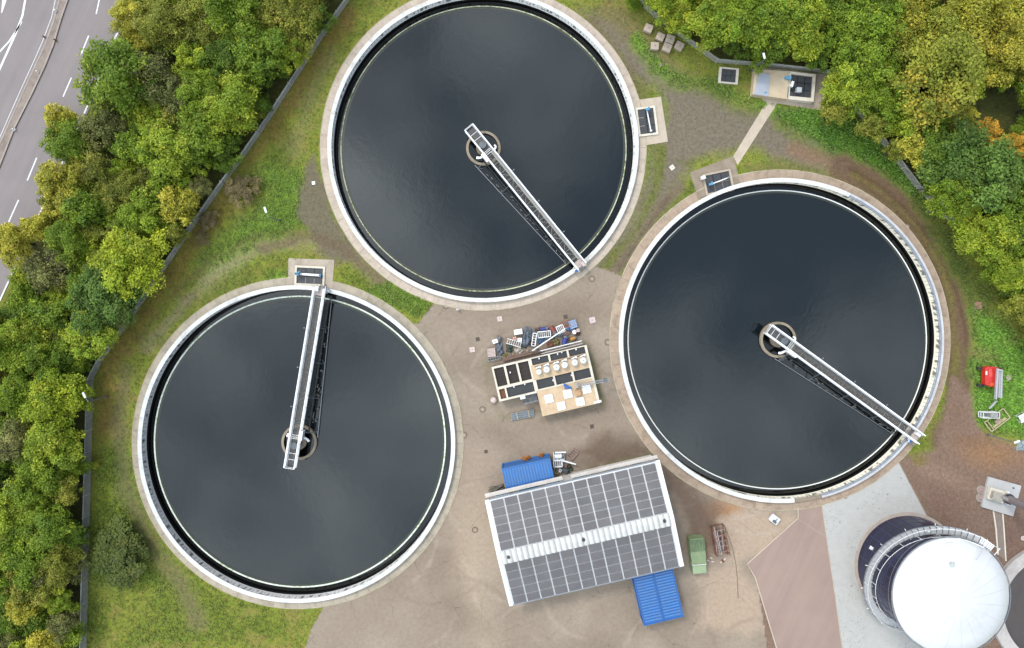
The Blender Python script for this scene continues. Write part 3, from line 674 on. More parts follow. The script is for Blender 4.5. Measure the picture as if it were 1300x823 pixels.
# bracket sticking out at the inner end of the right bridge
# ---------------------------------------------------------------- outlet chambers at the clarifiers
def chamber(name, pts, label, acts, rot_hint):
    """sunken pit: concrete curb, dark covers, actuator rail.  pts: inner rim corners in px (TL, TR, BR, BL)"""
    W = pxpoly(pts, .2); cx = sum(p[0] for p in W)/4; cy = sum(p[1] for p in W)/4
    rz = math.atan2(W[1][1]-W[0][1], W[1][0]-W[0][0])
    T = thing(name, cx, cy, rz, label, 'outlet chamber', 'outlet chambers beside the clarifiers')
    w_ = (Vector(W[1])-Vector(W[0])).length; d_ = (Vector(W[3])-Vector(W[0])).length
    hw, hd = w_/2, d_/2; tk_ = .26
    mb = MB()
    mb.box(-hw-tk_+.0, -hw, -hd-tk_, hd+tk_, -1.6, .22); mb.box(hw, hw+tk_, -hd-tk_, hd+tk_, -1.6, .22)
    mb.box(-hw, hw, hd, hd+tk_, -1.6, .22); mb.box(-hw, hw, -hd-tk_, -hd, -1.6, .22)
    mb.build('curb', cream if rot_hint != 2 else concrete, T)
    MB().box(-hw+.01, hw-.01, -hd+.01, hd-.01, -1.6, -.9).build('sump_floor', M('wet_sump',(60,66,76),.2,var=.2,scale=2,k=.35), T)
    cols = 3 if w_ > d_ else 2; rows = 2 if w_ > d_ else 3
    for i in range(cols):
        for j in range(rows):
            x = -hw + w_*(i+.5)/cols; y = -hd + d_*(j+.5)/rows
            c = MB(); sx_, sy_ = w_/cols/2-.03, d_/rows/2-.03
            c.box(x-sx_, x+sx_, y-sy_, y+sy_, .02, .06); 
            for q in range(1,6): yy = y-sy_+2*sy_*q/6; c.box(x-sx_, x+sx_, yy-.012, yy+.012, .06, .075)
            c.build('cover_panel', blackw, T)
    for (ax, ay, bx, by, mm) in acts:
        MB().bar((ax*hw, ay*hd, .42), (bx*hw, by*hd, .42), .13, .1).build('sluice_rail', white, T)
        g = MB().cyl(ax*hw, ay*hd, .2, .95, .12, 14).obox(ax*hw, ay*hd, .8, .5, .26, .26).cyl(ax*hw+.2, ay*hd+.14, .72, .82, .16, 14); g.build('actuator', lblue, T)
        MB().cyl(bx*hw, by*hd, .2, .6, .1, 14).obox(bx*hw,by*hd,.55,.25,.2,.2).build('actuator', mm, T)
    return T
chamber('outlet_chamber', [(377,340),(410,341.5),(409,360),(376.5,360)], 'outlet chamber with two blue actuators above the lower left clarifier', [(-.85,.25,.85,.2,lblue),(-.85,.12,.85,.05,lblue)], 0)
chamber('outlet_chamber', [(809.5,139.5),(829.5,137),(833.5,168),(812.5,171)], 'outlet chamber on the pad at the right edge of the top clarifier', [(.12,.85,.28,-.85,white)], 1)
chamber('outlet_chamber', [(894,224),(925,217.5),(930,238),(899,246)], 'outlet chamber on the grey pad above the right clarifier', [(-.75,-.1,.8,.25,galv)], 2)
t = thing('white_control_box', *P(892,226,.5), R(20), 'small white control box on the left corner of the pad above the right clarifier', 'control box')
MB().box(-.26,.26,-.22,.22,.3,1.0).build('cabinet', white, t, bevel=.02); MB().box(-.08,.08,-.08,.08,.0,.3).build('post', galv, t); MB().box(.26,.275,-.18,.18,.36,.94).build('door', shade_w, t)
# ---------------------------------------------------------------- filter plant in the yard
px0 = P(590+155/4.571, 380+395/4.571, 2.0)
FP = thing('filter_plant', px0[0], px0[1], R(13.2), 'beige flat-topped filter building with black covered cells and white domed vessels, in the yard middle', 'filter building')
ZT = 2.0
solid = M('plant_wall', (150,128,118), .9, dirt=(110,90,78), dirtamt=.6, var=.15, scale=1.2)
cells = [(.22,1.5,.25,2.62),(1.78,3.08,.25,2.62),(3.34,4.66,.25,2.62),(1.2,4.66,2.95,4.22),(.25,.98,2.95,4.22),
         (5.1,7.25,.12,.98),(7.5,9.65,.12,.98),(9.9,12.0,.12,.98),(5.1,7.25,2.88,4.08),(7.5,9.65,2.88,4.08),(9.9,12.0,2.88,4.08)]
# top slab as a grid of blocks leaving the cells open
uc = sorted(set([0,12.3,4.85] + [c for q in cells for c in q[:2]])); vc = sorted(set([0,4.45,7.5] + [c for q in cells for c in q[2:]]))
top = MB(); tand = MB(); wallm = MB()
for i in range(len(uc)-1):
    for j in range(len(vc)-1):
        u_, v_ = (uc[i]+uc[i+1])/2, (vc[j]+vc[j+1])/2
        if u_ < 4.85 and v_ > 4.45: continue
        if any(q[0]<u_<q[1] and q[2]<v_<q[3] for q in cells): continue
        isdeck = u_ > 4.85 and (1.0 < v_ < 2.88 or v_ > 4.2) and u_ < 12.05 and v_ < 7.35
        (tand if isdeck else top).box(uc[i], uc[i+1], -vc[j+1], -vc[j], ZT-.25, ZT-(.03 if isdeck else 0))
top.build('coping', cream, FP); tand.build('deck', tan, FP)
wl_ = MB(); 
for a,b,c,d in ((0,12.3,0,.12),(0,.12,.12,4.45),(.12,4.85,4.33,4.45),(4.85,4.97,4.45,7.5),(4.97,12.3,7.38,7.5),(12.18,12.3,.12,7.38)): wl_.box(a+.03,b-.03,-d+.03,-c-.03,0,ZT-.25)
wl_.box(.2,12.1,-4.3,-.2,0,.9); wl_.box(5.05,12.1,-7.3,-4.3,0,.9); wl_.build('wall', solid, FP)
browncell = M('brown_cell_grating', (70,58,52), .8, var=.3, scale=3, k=.4); darkcell = M('dark_cell_cover', (58,60,64), .6, var=.25, scale=2, k=.45)
for k, q in enumerate(cells):
    mm = browncell if k < 3 else (rust if k == 4 else darkcell)
    c = MB().box(q[0], q[1], -q[3], -q[2], ZT-.5, ZT-.30)
    n = 9 if k != 4 else 3
    for i in range(1, n): 
        x = q[0] + (q[1]-q[0])*i/n; c.box(x-.012, x+.012, -q[3], -q[2], ZT-.30, ZT-.27)
    if k < 3:
        for f in (.32,.52,.74): c.box(q[0], q[1], -q[2]-(q[3]-q[2])*f-.02, -q[2]-(q[3]-q[2])*f+.02, ZT-.30, ZT-.24)
    o = c.build('cell_cover', mm, FP)
for u_, v_ in ((6.1,.3),(8.5,.3),(9.05,.2),(10.9,.25),(2.2,3.05),(3.6,3.05),(7.2,3.4),(9.6,3.3),(2.15,1.2)):
    MB().obox(u_,-v_,ZT-.15,.16,.2,.16).cyl(u_,-v_+.02,ZT-.07,ZT+.1,.05,10).build('float_switch', white, FP)
for i,(u_,v_) in enumerate(((5.7,1.9),(6.72,1.82),(7.98,1.84),(9.05,1.78),(10.35,1.78),(11.45,1.76))):
    rr = .40 if i else .34
    c = MB().lathe([(rr,ZT-.03),(rr,ZT+.55),(rr*.93,ZT+.68),(rr*.6,ZT+.78),(0.01,ZT+.81)], 28, cx=u_, cy=-v_).build('vessel', white, FP, smooth=True)
    MB().tube((u_-.05,-v_+.1,ZT+.78),(u_-.05,-v_+.1,ZT+.98),.07,10).build('valve', galv, c)
    MB().tube((u_-.3,-v_+.5,ZT+.12),(u_+.25,-v_+.62,ZT+.12),.09,10).cyl(u_+.3,-v_+.6,ZT,ZT+.3,.13,12).build('pipe', white, c)
MB().tube((5.3,-1.2,ZT+.1),(11.9,-1.08,ZT+.1),.06,10).build('header_pipe', M('brown_header_pipe',(150,115,100),.6,var=.2), FP)
for (u_,v_,s) in ((6.15,5.5,1.05),(8.6,5.45,1.08),(11.05,5.4,1.08),(7.45,6.75,1.02),(9.9,6.75,1.05)):
    c = MB().box(u_-s/2,u_+s/2,-v_-s/2,-v_+s/2,ZT-.03,ZT+.10).build('hatch', white, FP, bevel=.015)
    MB().box(u_-.08,u_+.08,-v_-.04,-v_+.04,ZT+.10,ZT+.14).build('handle', lblue, c)
g = MB().tube((8.4,-4.45,ZT+.25),(8.9,-4.62,ZT+.3),.2,16).tube((8.9,-4.62,ZT+.3),(9.25,-4.8,ZT+.3),.12,14).box(8.45,8.8,-4.75,-4.35,ZT-.03,ZT+.1).box(8.35,8.6,-4.4,-4.1,ZT,ZT+.35); g.build('pump', blue, FP)
MB().box(9.55,10.25,-5.95,-5.2,ZT-.03,ZT+.4).build('pump_box', M('beige_rusty_box',(205,165,125),.8,dirt=(150,100,70),dirtamt=.7,var=.2,scale=3), FP, bevel=.03)
MB().box(9.7,10.1,-4.95,-4.3,ZT-.03,ZT+.5).build('pump_housing', concrete, FP, bevel=.03)
j = MB(); 
for y in (-4.72,-4.42): j.bar((10.1,y,ZT+.55),(14.1,y-.28,ZT+.75),.09,.12)
k_ = 10.2
while k_ < 14.0: j.bar((k_,-4.42-.28*(k_-10.1)/4,ZT+.62),(k_+.35,-4.72-.28*(k_-10.1)/4,ZT+.62),.05,.05); k_ += .4
jib = j.build('crane_jib', galv, FP); MB().cyl(10.1,-4.57,ZT-.03,ZT+.75,.16,16).build('crane_post', galv, FP); MB().box(13.3,13.75,-4.98,-4.55,ZT+.45,ZT+.85).build('hoist', galvd, jib)
MB().box(11.55,12.5,-7.42,-7.14,ZT,ZT+.12).build('ledge', white, FP)
mb = MB()
for i in range(9): mb.box(2.95+i*.2, 3.08+i*.2, -5.35, -4.55, 1.35, 1.42)
for y in (-5.4,-4.6): mb.bar((2.85,y,1.38),(4.85,y,1.38),.08,.1)
mb.build('landing', galvd, FP)
hr = MB().bar((2.85,-5.4,2.4),(4.8,-5.4,2.4),.05,.05).bar((2.85,-5.4,1.9),(4.8,-5.4,1.9),.04,.04)
for x in (2.87,3.5,4.1,4.75): hr.bar((x,-5.4,0),(x,-5.4,2.4),.05,.05)
hr.build('handrail', galv, FP)
MB().box(2.65,3.3,-4.75,-4.3,ZT,ZT+.35).build('switch_box', white, FP, bevel=.02)
def at(px, py, z=0.5): return P(px, py, z)
def prop(name, px, py, rz, label, cat, group=None, z=.5):
    x, y = P(px, py, z); return thing(name, x, y, R(rz), label, cat, group)
# steel troughs beside the plant, shaft ring
t = prop('steel_trough', 663, 527, 11, 'bundle of pale blue-grey steel troughs on the ground below the filter building', 'steel trough', z=.3)
for i in range(3):
    y = -.3+.3*i; MB().box(-1.5+.05*i,1.5+.05*i,y-.13,y+.13,.02,.07).box(-1.5+.05*i,1.5+.05*i,y-.14,y-.11,.07,.32).box(-1.5+.05*i,1.5+.05*i,y+.11,y+.14,.07,.32).build('channel', M('pale_steel',(176,182,190),.5,.3,var=.12,scale=3), t)
MB().box(-.7,-.6,-.5,.5,.33,.38).box(.8,.9,-.5,.5,.33,.38).build('bearer', wood, t)
t = prop('shaft_ring', 626, 507.8, 0, 'round concrete shaft ring with pale lid against the left corner of the filter building', 'shaft ring', z=.3)
MB().lathe([(.48,0),(.48,.42),(.38,.42),(.38,.1)],28).build('ring', concrete2, t); MB().cyl(0,0,.3,.38,.36,24).build('lid', pink, t); MB().obox(0,0,.42,.5,.08,.06,.6).build('handle', white, t)
# ---------------------------------------------------------------- scrap beside the plant
def crate(T, w_, d_, h, mm, slats=5):
    mb = MB()
    for x in (-1,1):
        for y in (-1,1): mb.box(x*w_/2-.04,x*w_/2+.04,y*d_/2-.04,y*d_/2+.04,0,h)
    for z in (.1,h-.05):
        mb.bar((-w_/2,-d_/2,z),(w_/2,-d_/2,z),.05,.07).bar((-w_/2,d_/2,z),(w_/2,d_/2,z),.05,.07).bar((-w_/2,-d_/2,z),(-w_/2,d_/2,z),.05,.07).bar((w_/2,-d_/2,z),(w_/2,d_/2,z),.05,.07)
    mb.build('frame', mm, T); s = MB()
    for i in range(slats): y = -d_/2+d_*(i+.5)/slats; s.box(-w_/2,w_/2,y-d_/slats*.36,y+d_/slats*.36,h-.1,h-.06)
    s.build('slats', mm, T)
def lidbox(T, w_, d_, h, mm, lm=None):
    MB().box(-w_/2,w_/2,-d_/2,d_/2,0,h).build('body', mm, T, bevel=.02); MB().box(-w_/2-.03,w_/2+.03,-d_/2-.03,d_/2+.03,h+.002,h+.06).build('lid', lm or mm, T, bevel=.015)
    MB().box(-.12,.12,-.03,.03,h+.06,h+.1).build('handle', galvd, T)
def heap(T, w_, d_, h, mm, seed=1, name='folds'):
    n = 20; r_ = np.random.default_rng(seed); vs = []; fs = []
    ph = r_.random(4)*6
    for i in range(n):
        for j_ in range(n):
            a, b = -1+2*i/(n-1), -1+2*j_/(n-1)
            q = max(0, 1-(abs(a)**3+abs(b)**3)); 
            z = h*(q**.5)*(.65+.25*math.sin(a*5+ph[0]+b*2)+.2*math.sin(b*7+ph[1]-a*3)+.12*r_.random()) if q > 0 else 0
            wob = 1+.12*math.sin(5*math.atan2(b,a)+ph[2])
            vs.append((a*w_/2*wob, b*d_/2*wob, max(z,.01)))
    for i in range(n-1):
        for j_ in range(n-1): fs.append((i*n+j_, (i+1)*n+j_, (i+1)*n+j_+1, i*n+j_+1))
    MB().add(vs, fs).build(name, mm, T, smooth=True)
def drum(T, r_, h, mm, lm=None):
    MB().lathe([(r_,0),(r_*1.04,h*.33),(r_,h*.35),(r_*1.04,h*.66),(r_,h*.68),(r_,h),(r_*.93,h),(r_*.93,h-.04),(.01,h-.04)],24).build('shell', mm, T)
    MB().cyl(r_*.5,0,h-.04,h,.06,10).build('bung', lm or galvd, T)
def motor(T, L, r_, mm):
    MB().tube((-L/2,0,r_+.1),(L*.25,0,r_+.1),r_,20).build('motor_body', mm, T)
    f = MB()
    for i in range(9): a = i*R(40); f.obox(-L*.12, math.cos(a)*r_, r_+.1+math.sin(a)*r_, L*.6,.03,.03)
    f.build('cooling_fins', mm, T); MB().tube((L*.25,0,r_+.1),(L*.5,0,r_+.1),r_*1.25,20).build('pump_casing', galvd, T)
    MB().box(-L*.45,L*.45,-r_*.9,r_*.9,0,.09).build('base', rust, T)
def frame(T, w_, d_, h, mm, bars=3, tw=.07):
    mb = MB()
    for z in (h, .08): mb.bar((-w_/2,-d_/2,z),(w_/2,-d_/2,z),tw,tw).bar((-w_/2,d_/2,z),(w_/2,d_/2,z),tw,tw).bar((-w_/2,-d_/2,z),(-w_/2,d_/2,z),tw,tw).bar((w_/2,-d_/2,z),(w_/2,d_/2,z),tw,tw)
    for x in (-1,1):
        for y in (-1,1): mb.bar((x*w_/2,y*d_/2,0),(x*w_/2,y*d_/2,h),tw,tw)
    mb.build('frame', mm, T); b_ = MB()
    for i in range(bars): x = -w_/2+w_*(i+1)/(bars+1); b_.bar((x,-d_/2,h-.02),(x,d_/2,h-.02),tw*.6,tw*.6)
    b_.build('cross_bars', mm, T)
def ladder(T, L, w_, mm, z=.3, tilt=.2):
    for s in (-1,1): MB().bar((-L/2,s*w_/2,z),(L/2,s*w_/2,z+tilt),.06,.08).build('stile', mm, T)
    m_ = MB(); n = int(L/.28)
    for i in range(n): x = -L/2+L*(i+.5)/n; zz_ = z+tilt*(x/L+.5); m_.bar((x,-w_/2,zz_),(x,w_/2,zz_),.05,.05)
    m_.build('rungs', mm, T)
def torus(T, r_, r2, z, mm, name='tyre'):
    pr = [(r_+r2*math.cos(a), z+r2*math.sin(a)) for a in np.linspace(0,2*math.pi,13)]
    MB().lathe(pr,28).build(name, mm, T, smooth=True)
    MB().cyl(0,0,z-.04,z+.02,r_-r2*.7,20).build('hub', rust, T)
def pole(name, a, b, za, zb, r_, mm, label, cat):
    A, B = P(*a, za), P(*b, zb); T = thing(name, A[0], A[1], 0, label, cat)
    MB().tube((0,0,za),(B[0]-A[0],B[1]-A[1],zb),r_,10).build('shaft', mm, T)
    d = Vector((B[0]-A[0],B[1]-A[1],zb-za)).normalized()
    for q in (0,1): c = (d*.02 if q==0 else Vector((B[0]-A[0],B[1]-A[1],zb-za))-d*.14); MB().tube(Vector((0,0,za))+c if q==0 else Vector((0,0,za))+c, Vector((0,0,za))+c+d*.12, r_*1.35, 10).build('end_collar', galvd, T)
SG = 'scrap and spare parts stored above the filter building'
crate(prop('slatted_crate',623.9,447.8,6,'pinkish white slatted crate at the left end of the scrap row','crate',SG),.95,1.0,.6,pink,6)
heap(prop('tarpaulin',634.6,443.5,10,'blue-grey crumpled tarpaulin beside the pinkish slatted crate','tarpaulin',SG),.85,1.6,.6,bluegrey,3)
lidbox(prop('storage_box',628.6,433.4,18,'small white box at the upper left end of the scrap row','box',SG),.6,.45,.55,white)
motor(prop('pump_unit',633,431.6,60,'dark grey pump behind the small white box on the left','pump',SG),.9,.24,galvd)
frame(prop('scrap_stand',627.5,455.6,13,'low grey steel frame at the upper left corner of the filter building','frame',SG),1.6,.35,.35,galv,4)
ladder(prop('ladder',652.6,435.6,-16,'short white ladder lying across the scrap row','ladder',SG),2.0,.62,white)
lidbox(prop('storage_box',657.8,421.3,9,'bright white oblong box at the top edge of the scrap row','box',SG),1.0,.6,.8,white,white)
lidbox(prop('storage_box',659.8,431.4,0,'small white square box just below the bright oblong box','box',SG),.5,.42,.6,white)
lidbox(prop('plastic_tub',653.6,430,20,'salmon pink tub between the white ladder and the oblong box','tub',SG),.42,.38,.45,M('salmon_plastic',(228,168,150),.5))
heap(prop('tarpaulin',647,443,0,'dark green tarpaulin bundle below the white ladder','tarpaulin',SG),.85,1.0,.6,dgreen,8)
heap(prop('rubble_sack',658.9,446.8,14,'pale crumpled rubble sack near the middle of the scrap row','sack',SG),1.0,.95,.55,M('pale_sacking',(196,186,176),.9,var=.25,scale=5),12)
heap(prop('tarpaulin',668.6,429.5,80,'large blue-grey tarpaulin heap in the middle of the scrap row','tarpaulin',SG),2.4,1.15,.8,bluegrey,21)
frame(prop('scrap_stand',672,421,70,'dark steel frame sticking out above the large tarpaulin heap','frame',SG),.9,1.1,.7,galvd,4)
frame(prop('scrap_stand',678,431,82,'tall white frame standing right of the large tarpaulin heap','frame',SG),1.6,.45,.9,white,4,.09)
torus(prop('tyre',674.6,435.9,0,'black tyre between the tarpaulin heap and the long pole','tyre',SG),.27,.11,.35,tyre)
torus(prop('tyre',681.8,424.5,0,'dark tyre with rusty hub beside the tall white frame','tyre',SG),.25,.09,.5,galvd)
frame(prop('scrap_stand',690.8,424.4,6,'long white and pale blue frame in the middle of the scrap row','frame',SG),1.6,.75,.7,white,5,.09)
heap(prop('tarpaulin',688,433,30,'dull blue tarpaulin under the long white pole','tarpaulin',SG),1.2,.8,.45,M('dull_blue_tarpaulin',(90,115,150),.6,var=.3,scale=4),31)
motor(prop('pump_unit',690.8,417.8,10,'dark blue pump at the top edge of the scrap row','pump',SG),.95,.24,dblue)
motor(prop('pump_unit',702.4,419.2,-60,'rusty red pump right of the dark blue pump','pump',SG),1.1,.3,M('rusty_red_paint',(150,72,66),.7,var=.3,scale=5))
torus(prop('cable_reel',698,437,0,'rusty brown reel below the long white pole','reel',SG),.33,.1,.4,rust,'rim')
heap(prop('sack',706.3,434.5,0,'olive and rust coloured heap beside the rusty reel','sack',SG),.9,.9,.5,M('olive_rusty_sacking',(150,135,85),.9,var=.4,scale=6),41)
frame(prop('scrap_stand',711.6,418,25,'square white frame crossing the end of the long pole','frame',SG),.9,.9,.8,white,3,.09)
motor(prop('pump_unit',717.4,431.8,75,'bright dark blue pump near the right end of the scrap row','pump',SG),1.1,.32,dblue)
motor(prop('pump_unit',728,430,20,'orange pump beside the bright dark blue pump','pump',SG),.8,.2,orange)
frame(prop('scrap_stand',718.2,412.4,25,'rust red frame at the upper right of the scrap row','frame',SG),.95,.8,.7,M('rust_red_frame',(165,105,98),.8,var=.2,scale=5),3,.09)
crate(prop('wire_crate',727.2,411.8,18,'pale blue slatted crate at the upper right corner of the scrap row','crate',SG),.9,.95,.8,M('pale_blue_plastic',(160,180,215),.5,var=.15),5)
drum(prop('steel_drum',728.9,421.4,0,'white drum below the pale blue crate','drum',SG),.27,.8,white,dblue)
drum(prop('steel_drum',733.8,419.4,0,'pinkish drum at the right end of the scrap row','drum',SG),.24,.7,pink)
drum(prop('steel_drum',725.6,418,0,'purple blue drum squeezed left of the white drum','drum',SG),.26,.7,dblue)
motor(prop('pump_unit',721.6,417.6,0,'small light blue pump between the rust red frame and the drums','pump',SG),.6,.16,lblue)
heap(prop('sack',734.5,424.2,0,'dark rust red sack at the far right end of the scrap row','sack',SG),.5,.5,.4,rust,55)
heap(prop('sack',720.5,423.5,30,'pinkish brown sack between the blue pumps','sack',SG),.9,.5,.4,rustp,56)
heap(prop('sack',700,429,0,'dark green sack right of the long frame under the pole','sack',SG),1.0,.6,.4,dgreen,57)
heap(prop('sack',683,418,10,'brown sack left of the dark blue pump','sack',SG),.8,.5,.4,brownwood,58)
heap(prop('sack',711,425,0,'grey sack under the square white frame','sack',SG),.9,.7,.45,greytarp,59)
heap(prop('sack',665,440,0,'dark sack between the rubble sack and the tarpaulin heap','sack',SG),.8,.5,.35,M('dark_sacking',(80,78,66),.9,var=.4,scale=6),60)
heap(prop('sack',641,451,10,'olive yellow sack below the blue-grey tarpaulin','sack',SG),.7,.35,.3,M('olive_sacking',(150,142,80),.9,var=.4,scale=6),61)
pole('scaffold_pole',(674.4,446.4),(718.7,416.6),.95,1.2,.085,white,'long white pole lying diagonally over the scrap row','pole')
pole('white_pipe',(684.6,446.2),(740,432.6),.9,.9,.07,white,'white pipe lying along the right half of the scrap row by the building','pipe')
pole('white_pipe',(686,449.6),(741,436),1.2,1.2,.06,lilac,'lilac grey pipe along the building edge below the white pipe','pipe')
for i,(a,b,l) in enumerate((((638,457.4),(690,444.6),'long brown timber beam lying along the top wall of the filter building'),((645,452.4),(676,446),'shorter brown timber beam next to the long one by the filter building'))):
    A,B = P(*a,.4),P(*b,.4); t = thing('timber_beam',A[0],A[1],0,l,'beam')
    MB().bar((0,0,.35),(B[0]-A[0],B[1]-A[1],.35),.3-.08*i,.2).build('beam', brownwood, t)
    for f in (.2,.8): MB().obox((B[0]-A[0])*f,(B[1]-A[1])*f,.12,.2,.5,.24,R(13)).build('bearer', wood, t)
# ---------------------------------------------------------------- hall with solar roof
h0 = P(616,635,4.0); HL = thing('storage_hall', h0[0], h0[1], R(13.04), 'storage hall with white roof covered in grey solar panels, at the bottom', 'hall')
HW, HD = 21.95, 13.4; ze, zr_ = 4.0, 5.0; rv = HD*.525   # eave, ridge, ridge line
roofw = M('white_sheet_roof', (240,240,243), .5, var=.05, scale=1.5, dirt=(205,203,205), dirtamt=.4, k=.62)
def zroof(v_): return ze + (zr_-ze)*(v_/rv if v_ < rv else (HD-v_)/(HD-rv))
rf = MB(); n = 64
for i in range(n):
    u0, u1 = HW*i/n, HW*(i+1)/n
    for (v0, v1) in ((0,rv),(rv,HD)):
        rf.add([(u0,-v0,zroof(v0)),(u1,-v0,zroof(v0)),(u1,-v1,zroof(v1)),(u0,-v1,zroof(v1))],[(0,3,2,1)])
roof = rf.build('roof', roofw, HL)
MB().box(-.02,HW+.02,-.12,.03,ze-.2,ze+.03).box(-.02,HW+.02,-HD-.03,-HD+.12,ze-.2,ze+.03).build('gutter', galv, roof)
for u0,u1 in ((-.05,.42),(HW-.45,HW+.05)):
    mb = MB()
    for v0,v1 in ((0,rv),(rv,HD)): 
        mb.add([(u0,-v0,zroof(v0)+.08),(u1,-v0,zroof(v0)+.08),(u1,-v1,zroof(v1)+.08),(u0,-v1,zroof(v1)+.08),(u0,-v0,zroof(v0)-.3),(u1,-v0,zroof(v0)-.3),(u1,-v1,zroof(v1)-.3),(u0,-v1,zroof(v1)-.3)],[(0,3,2,1),(4,5,6,7),(0,1,5,4),(1,2,6,5),(2,3,7,6),(3,0,4,7)])
    mb.build('verge', roofw, roof)
# corrugated rooflight along the ridge
m_ = MB(); nu = 384; hw_ = .78; vs = []; fs = []
for i in range(nu+1):
    u_ = .45 + (HW-.9)*i/nu; c_ = abs(math.sin(math.pi*(u_-.45)/.68))**.6
    for v_ in (rv-hw_, rv-.3, rv, rv+.3, rv+hw_): vs.append((u_, -v_, zroof(v_)+.05+.20*c_))
for i in range(nu):
    for j_ in range(4): a = i*5+j_; fs.append((a, a+1, a+6, a+5))
m_.add(vs, [f[::-1] for f in fs]).build('ridge_rooflight', M('white_rooflight',(236,234,230),.5,var=.05,scale=1,dirt=(196,194,190),dirtamt=.6,k=.48), roof, smooth=True)
for u_ in (1.35, 10.65, 20.7): 
    v_ = MB().lathe([(.24,zr_),(.24,zr_+.22),(.14,zr_+.22),(.12,zr_+.05),(.01,zr_+.05)],20,cx=u_,cy=-rv).build('vent', galvd, roof); MB().cyl(u_,-rv,zr_+.26,zr_+.3,.17,18).build('cap', M('dark_vent_cap',(60,58,58),.6), v_)
def solar_mat():
    m = bpy.data.materials.new('solar_glass'); nt = nodes_of(m); out = N(nt,'ShaderNodeOutputMaterial'); b = N(nt,'ShaderNodeBsdfPrincipled')
    tc = N(nt,'ShaderNodeTexCoord').outputs['Object']
    br = N(nt,'ShaderNodeTexBrick'); br.offset = 0; br.inputs['Scale'].default_value = 1; br.inputs['Brick Width'].default_value = .165; br.inputs['Row Height'].default_value = .165
    br.inputs['Mortar Size'].default_value = .008; br.inputs['Color1'].default_value = (*alb(128,124,126,.36),1); br.inputs['Color2'].default_value = (*alb(134,130,131,.36),1); br.inputs['Mortar'].default_value = (*alb(165,160,164,.40),1)
    nt.links.new(tc, br.inputs['Vector'])
    oi = N(nt,'ShaderNodeObjectInfo'); f = mathn(nt,'ADD', maprange(nt, noise(nt, tc, .5, 3, .6), .3, .7, .88, 1.1), maprange(nt, oi.outputs['Random'], 0, 1, -.10, .10)); s = N(nt,'ShaderNodeVectorMath',operation='SCALE'); nt.links.new(br.outputs[0], s.inputs[0]); nt.links.new(f, s.inputs['Scale'])
    nt.links.new(s.outputs[0], b.inputs['Base Color']); b.inputs['Roughness'].default_value = .4; b.inputs['Specular IOR Level'].default_value = .35
    nt.links.new(b.outputs[0], out.inputs[0]); return m
sm = solar_mat(); framem = M('panel_frame', (196,193,196), .5, .3, var=.05)
cw = (HW-1.05)/12; cnt = 0
def panel(mb, c, r_, v0, rh):
    u0 = .52 + c*cw + .06; u1 = u0 + cw - .13; va = v0 + r_*rh + .025; vb = va + rh - .05; za, zb = zroof(va)+.12, zroof(vb)+.12
    for m_i, e, dz in ((1,0,0),(0,.028,.006)):
        mb.add([(u0+e,-va-e,za+dz),(u1-e,-va-e,za+dz),(u1-e,-vb+e,zb+dz),(u0+e,-vb+e,zb+dz)],[(0,3,2,1)],m_i)
    mb.add([(u0,-va,za),(u1,-va,za),(u1,-vb,zb),(u0,-vb,zb),(u0,-va,za-.05),(u1,-va,za-.05),(u1,-vb,zb-.05),(u0,-vb,zb-.05)],[(0,1,5,4),(1,2,6,5),(2,3,7,6),(3,0,4,7)],1)
up_h = (rv-hw_-.28)/6; lo_h = (HD-rv-hw_-.15)/5; rest = MB()
for r_ in range(6):
    for c in range(12): mb = MB(); panel(mb, c, r_, .2, up_h); mb.build('solar_panel', [sm, framem], roof)
for r_ in range(5):
    for c in range(12):
        if cnt < 28: mb = MB(); panel(mb, c, r_, rv+hw_+.04, lo_h); mb.build('solar_panel', [sm, framem], roof); cnt += 1
        else: panel(rest, c, r_, rv+hw_+.04, lo_h)
tag(rest.build('solar_panel_rows', [sm, framem], roof), kind='stuff')
hwall = M('hall_cream_wall', (226,218,212), .8, dirt=(190,178,168), dirtamt=.5, var=.06, scale=1, k=.6)
MB().box(.25,HW-.25,-HD+.3,-.28,0,ze-.05).build('wall', hwall, HL)
for u0,u1 in ((1.2,3.0),(7.6,9.6),(11.0,13.0),(15.2,16.8),(18.6,20.2)):
    f = MB().box(u0,u1,-.28,-.20,1.6,3.0).build('window', white, HL); MB().box(u0+.08,u1-.08,-.20,-.185,1.68,2.92).build('pane', M('light_blue_pane',(150,195,225),.2,var=.1,k=.5), f)
f = MB().box(4.2,6.6,-.28,-.2,.02,3.2).build('door', lblue, HL); MB().box(5.3,5.5,-.2,-.15,1.0,1.1).build('handle', galv, f)
MB().box(-.02,HW*.45,-.02,.45,2.9,3.0).box(HW*.5,HW,-.02,.4,3.1,3.2).build('canopy', hwall, HL)
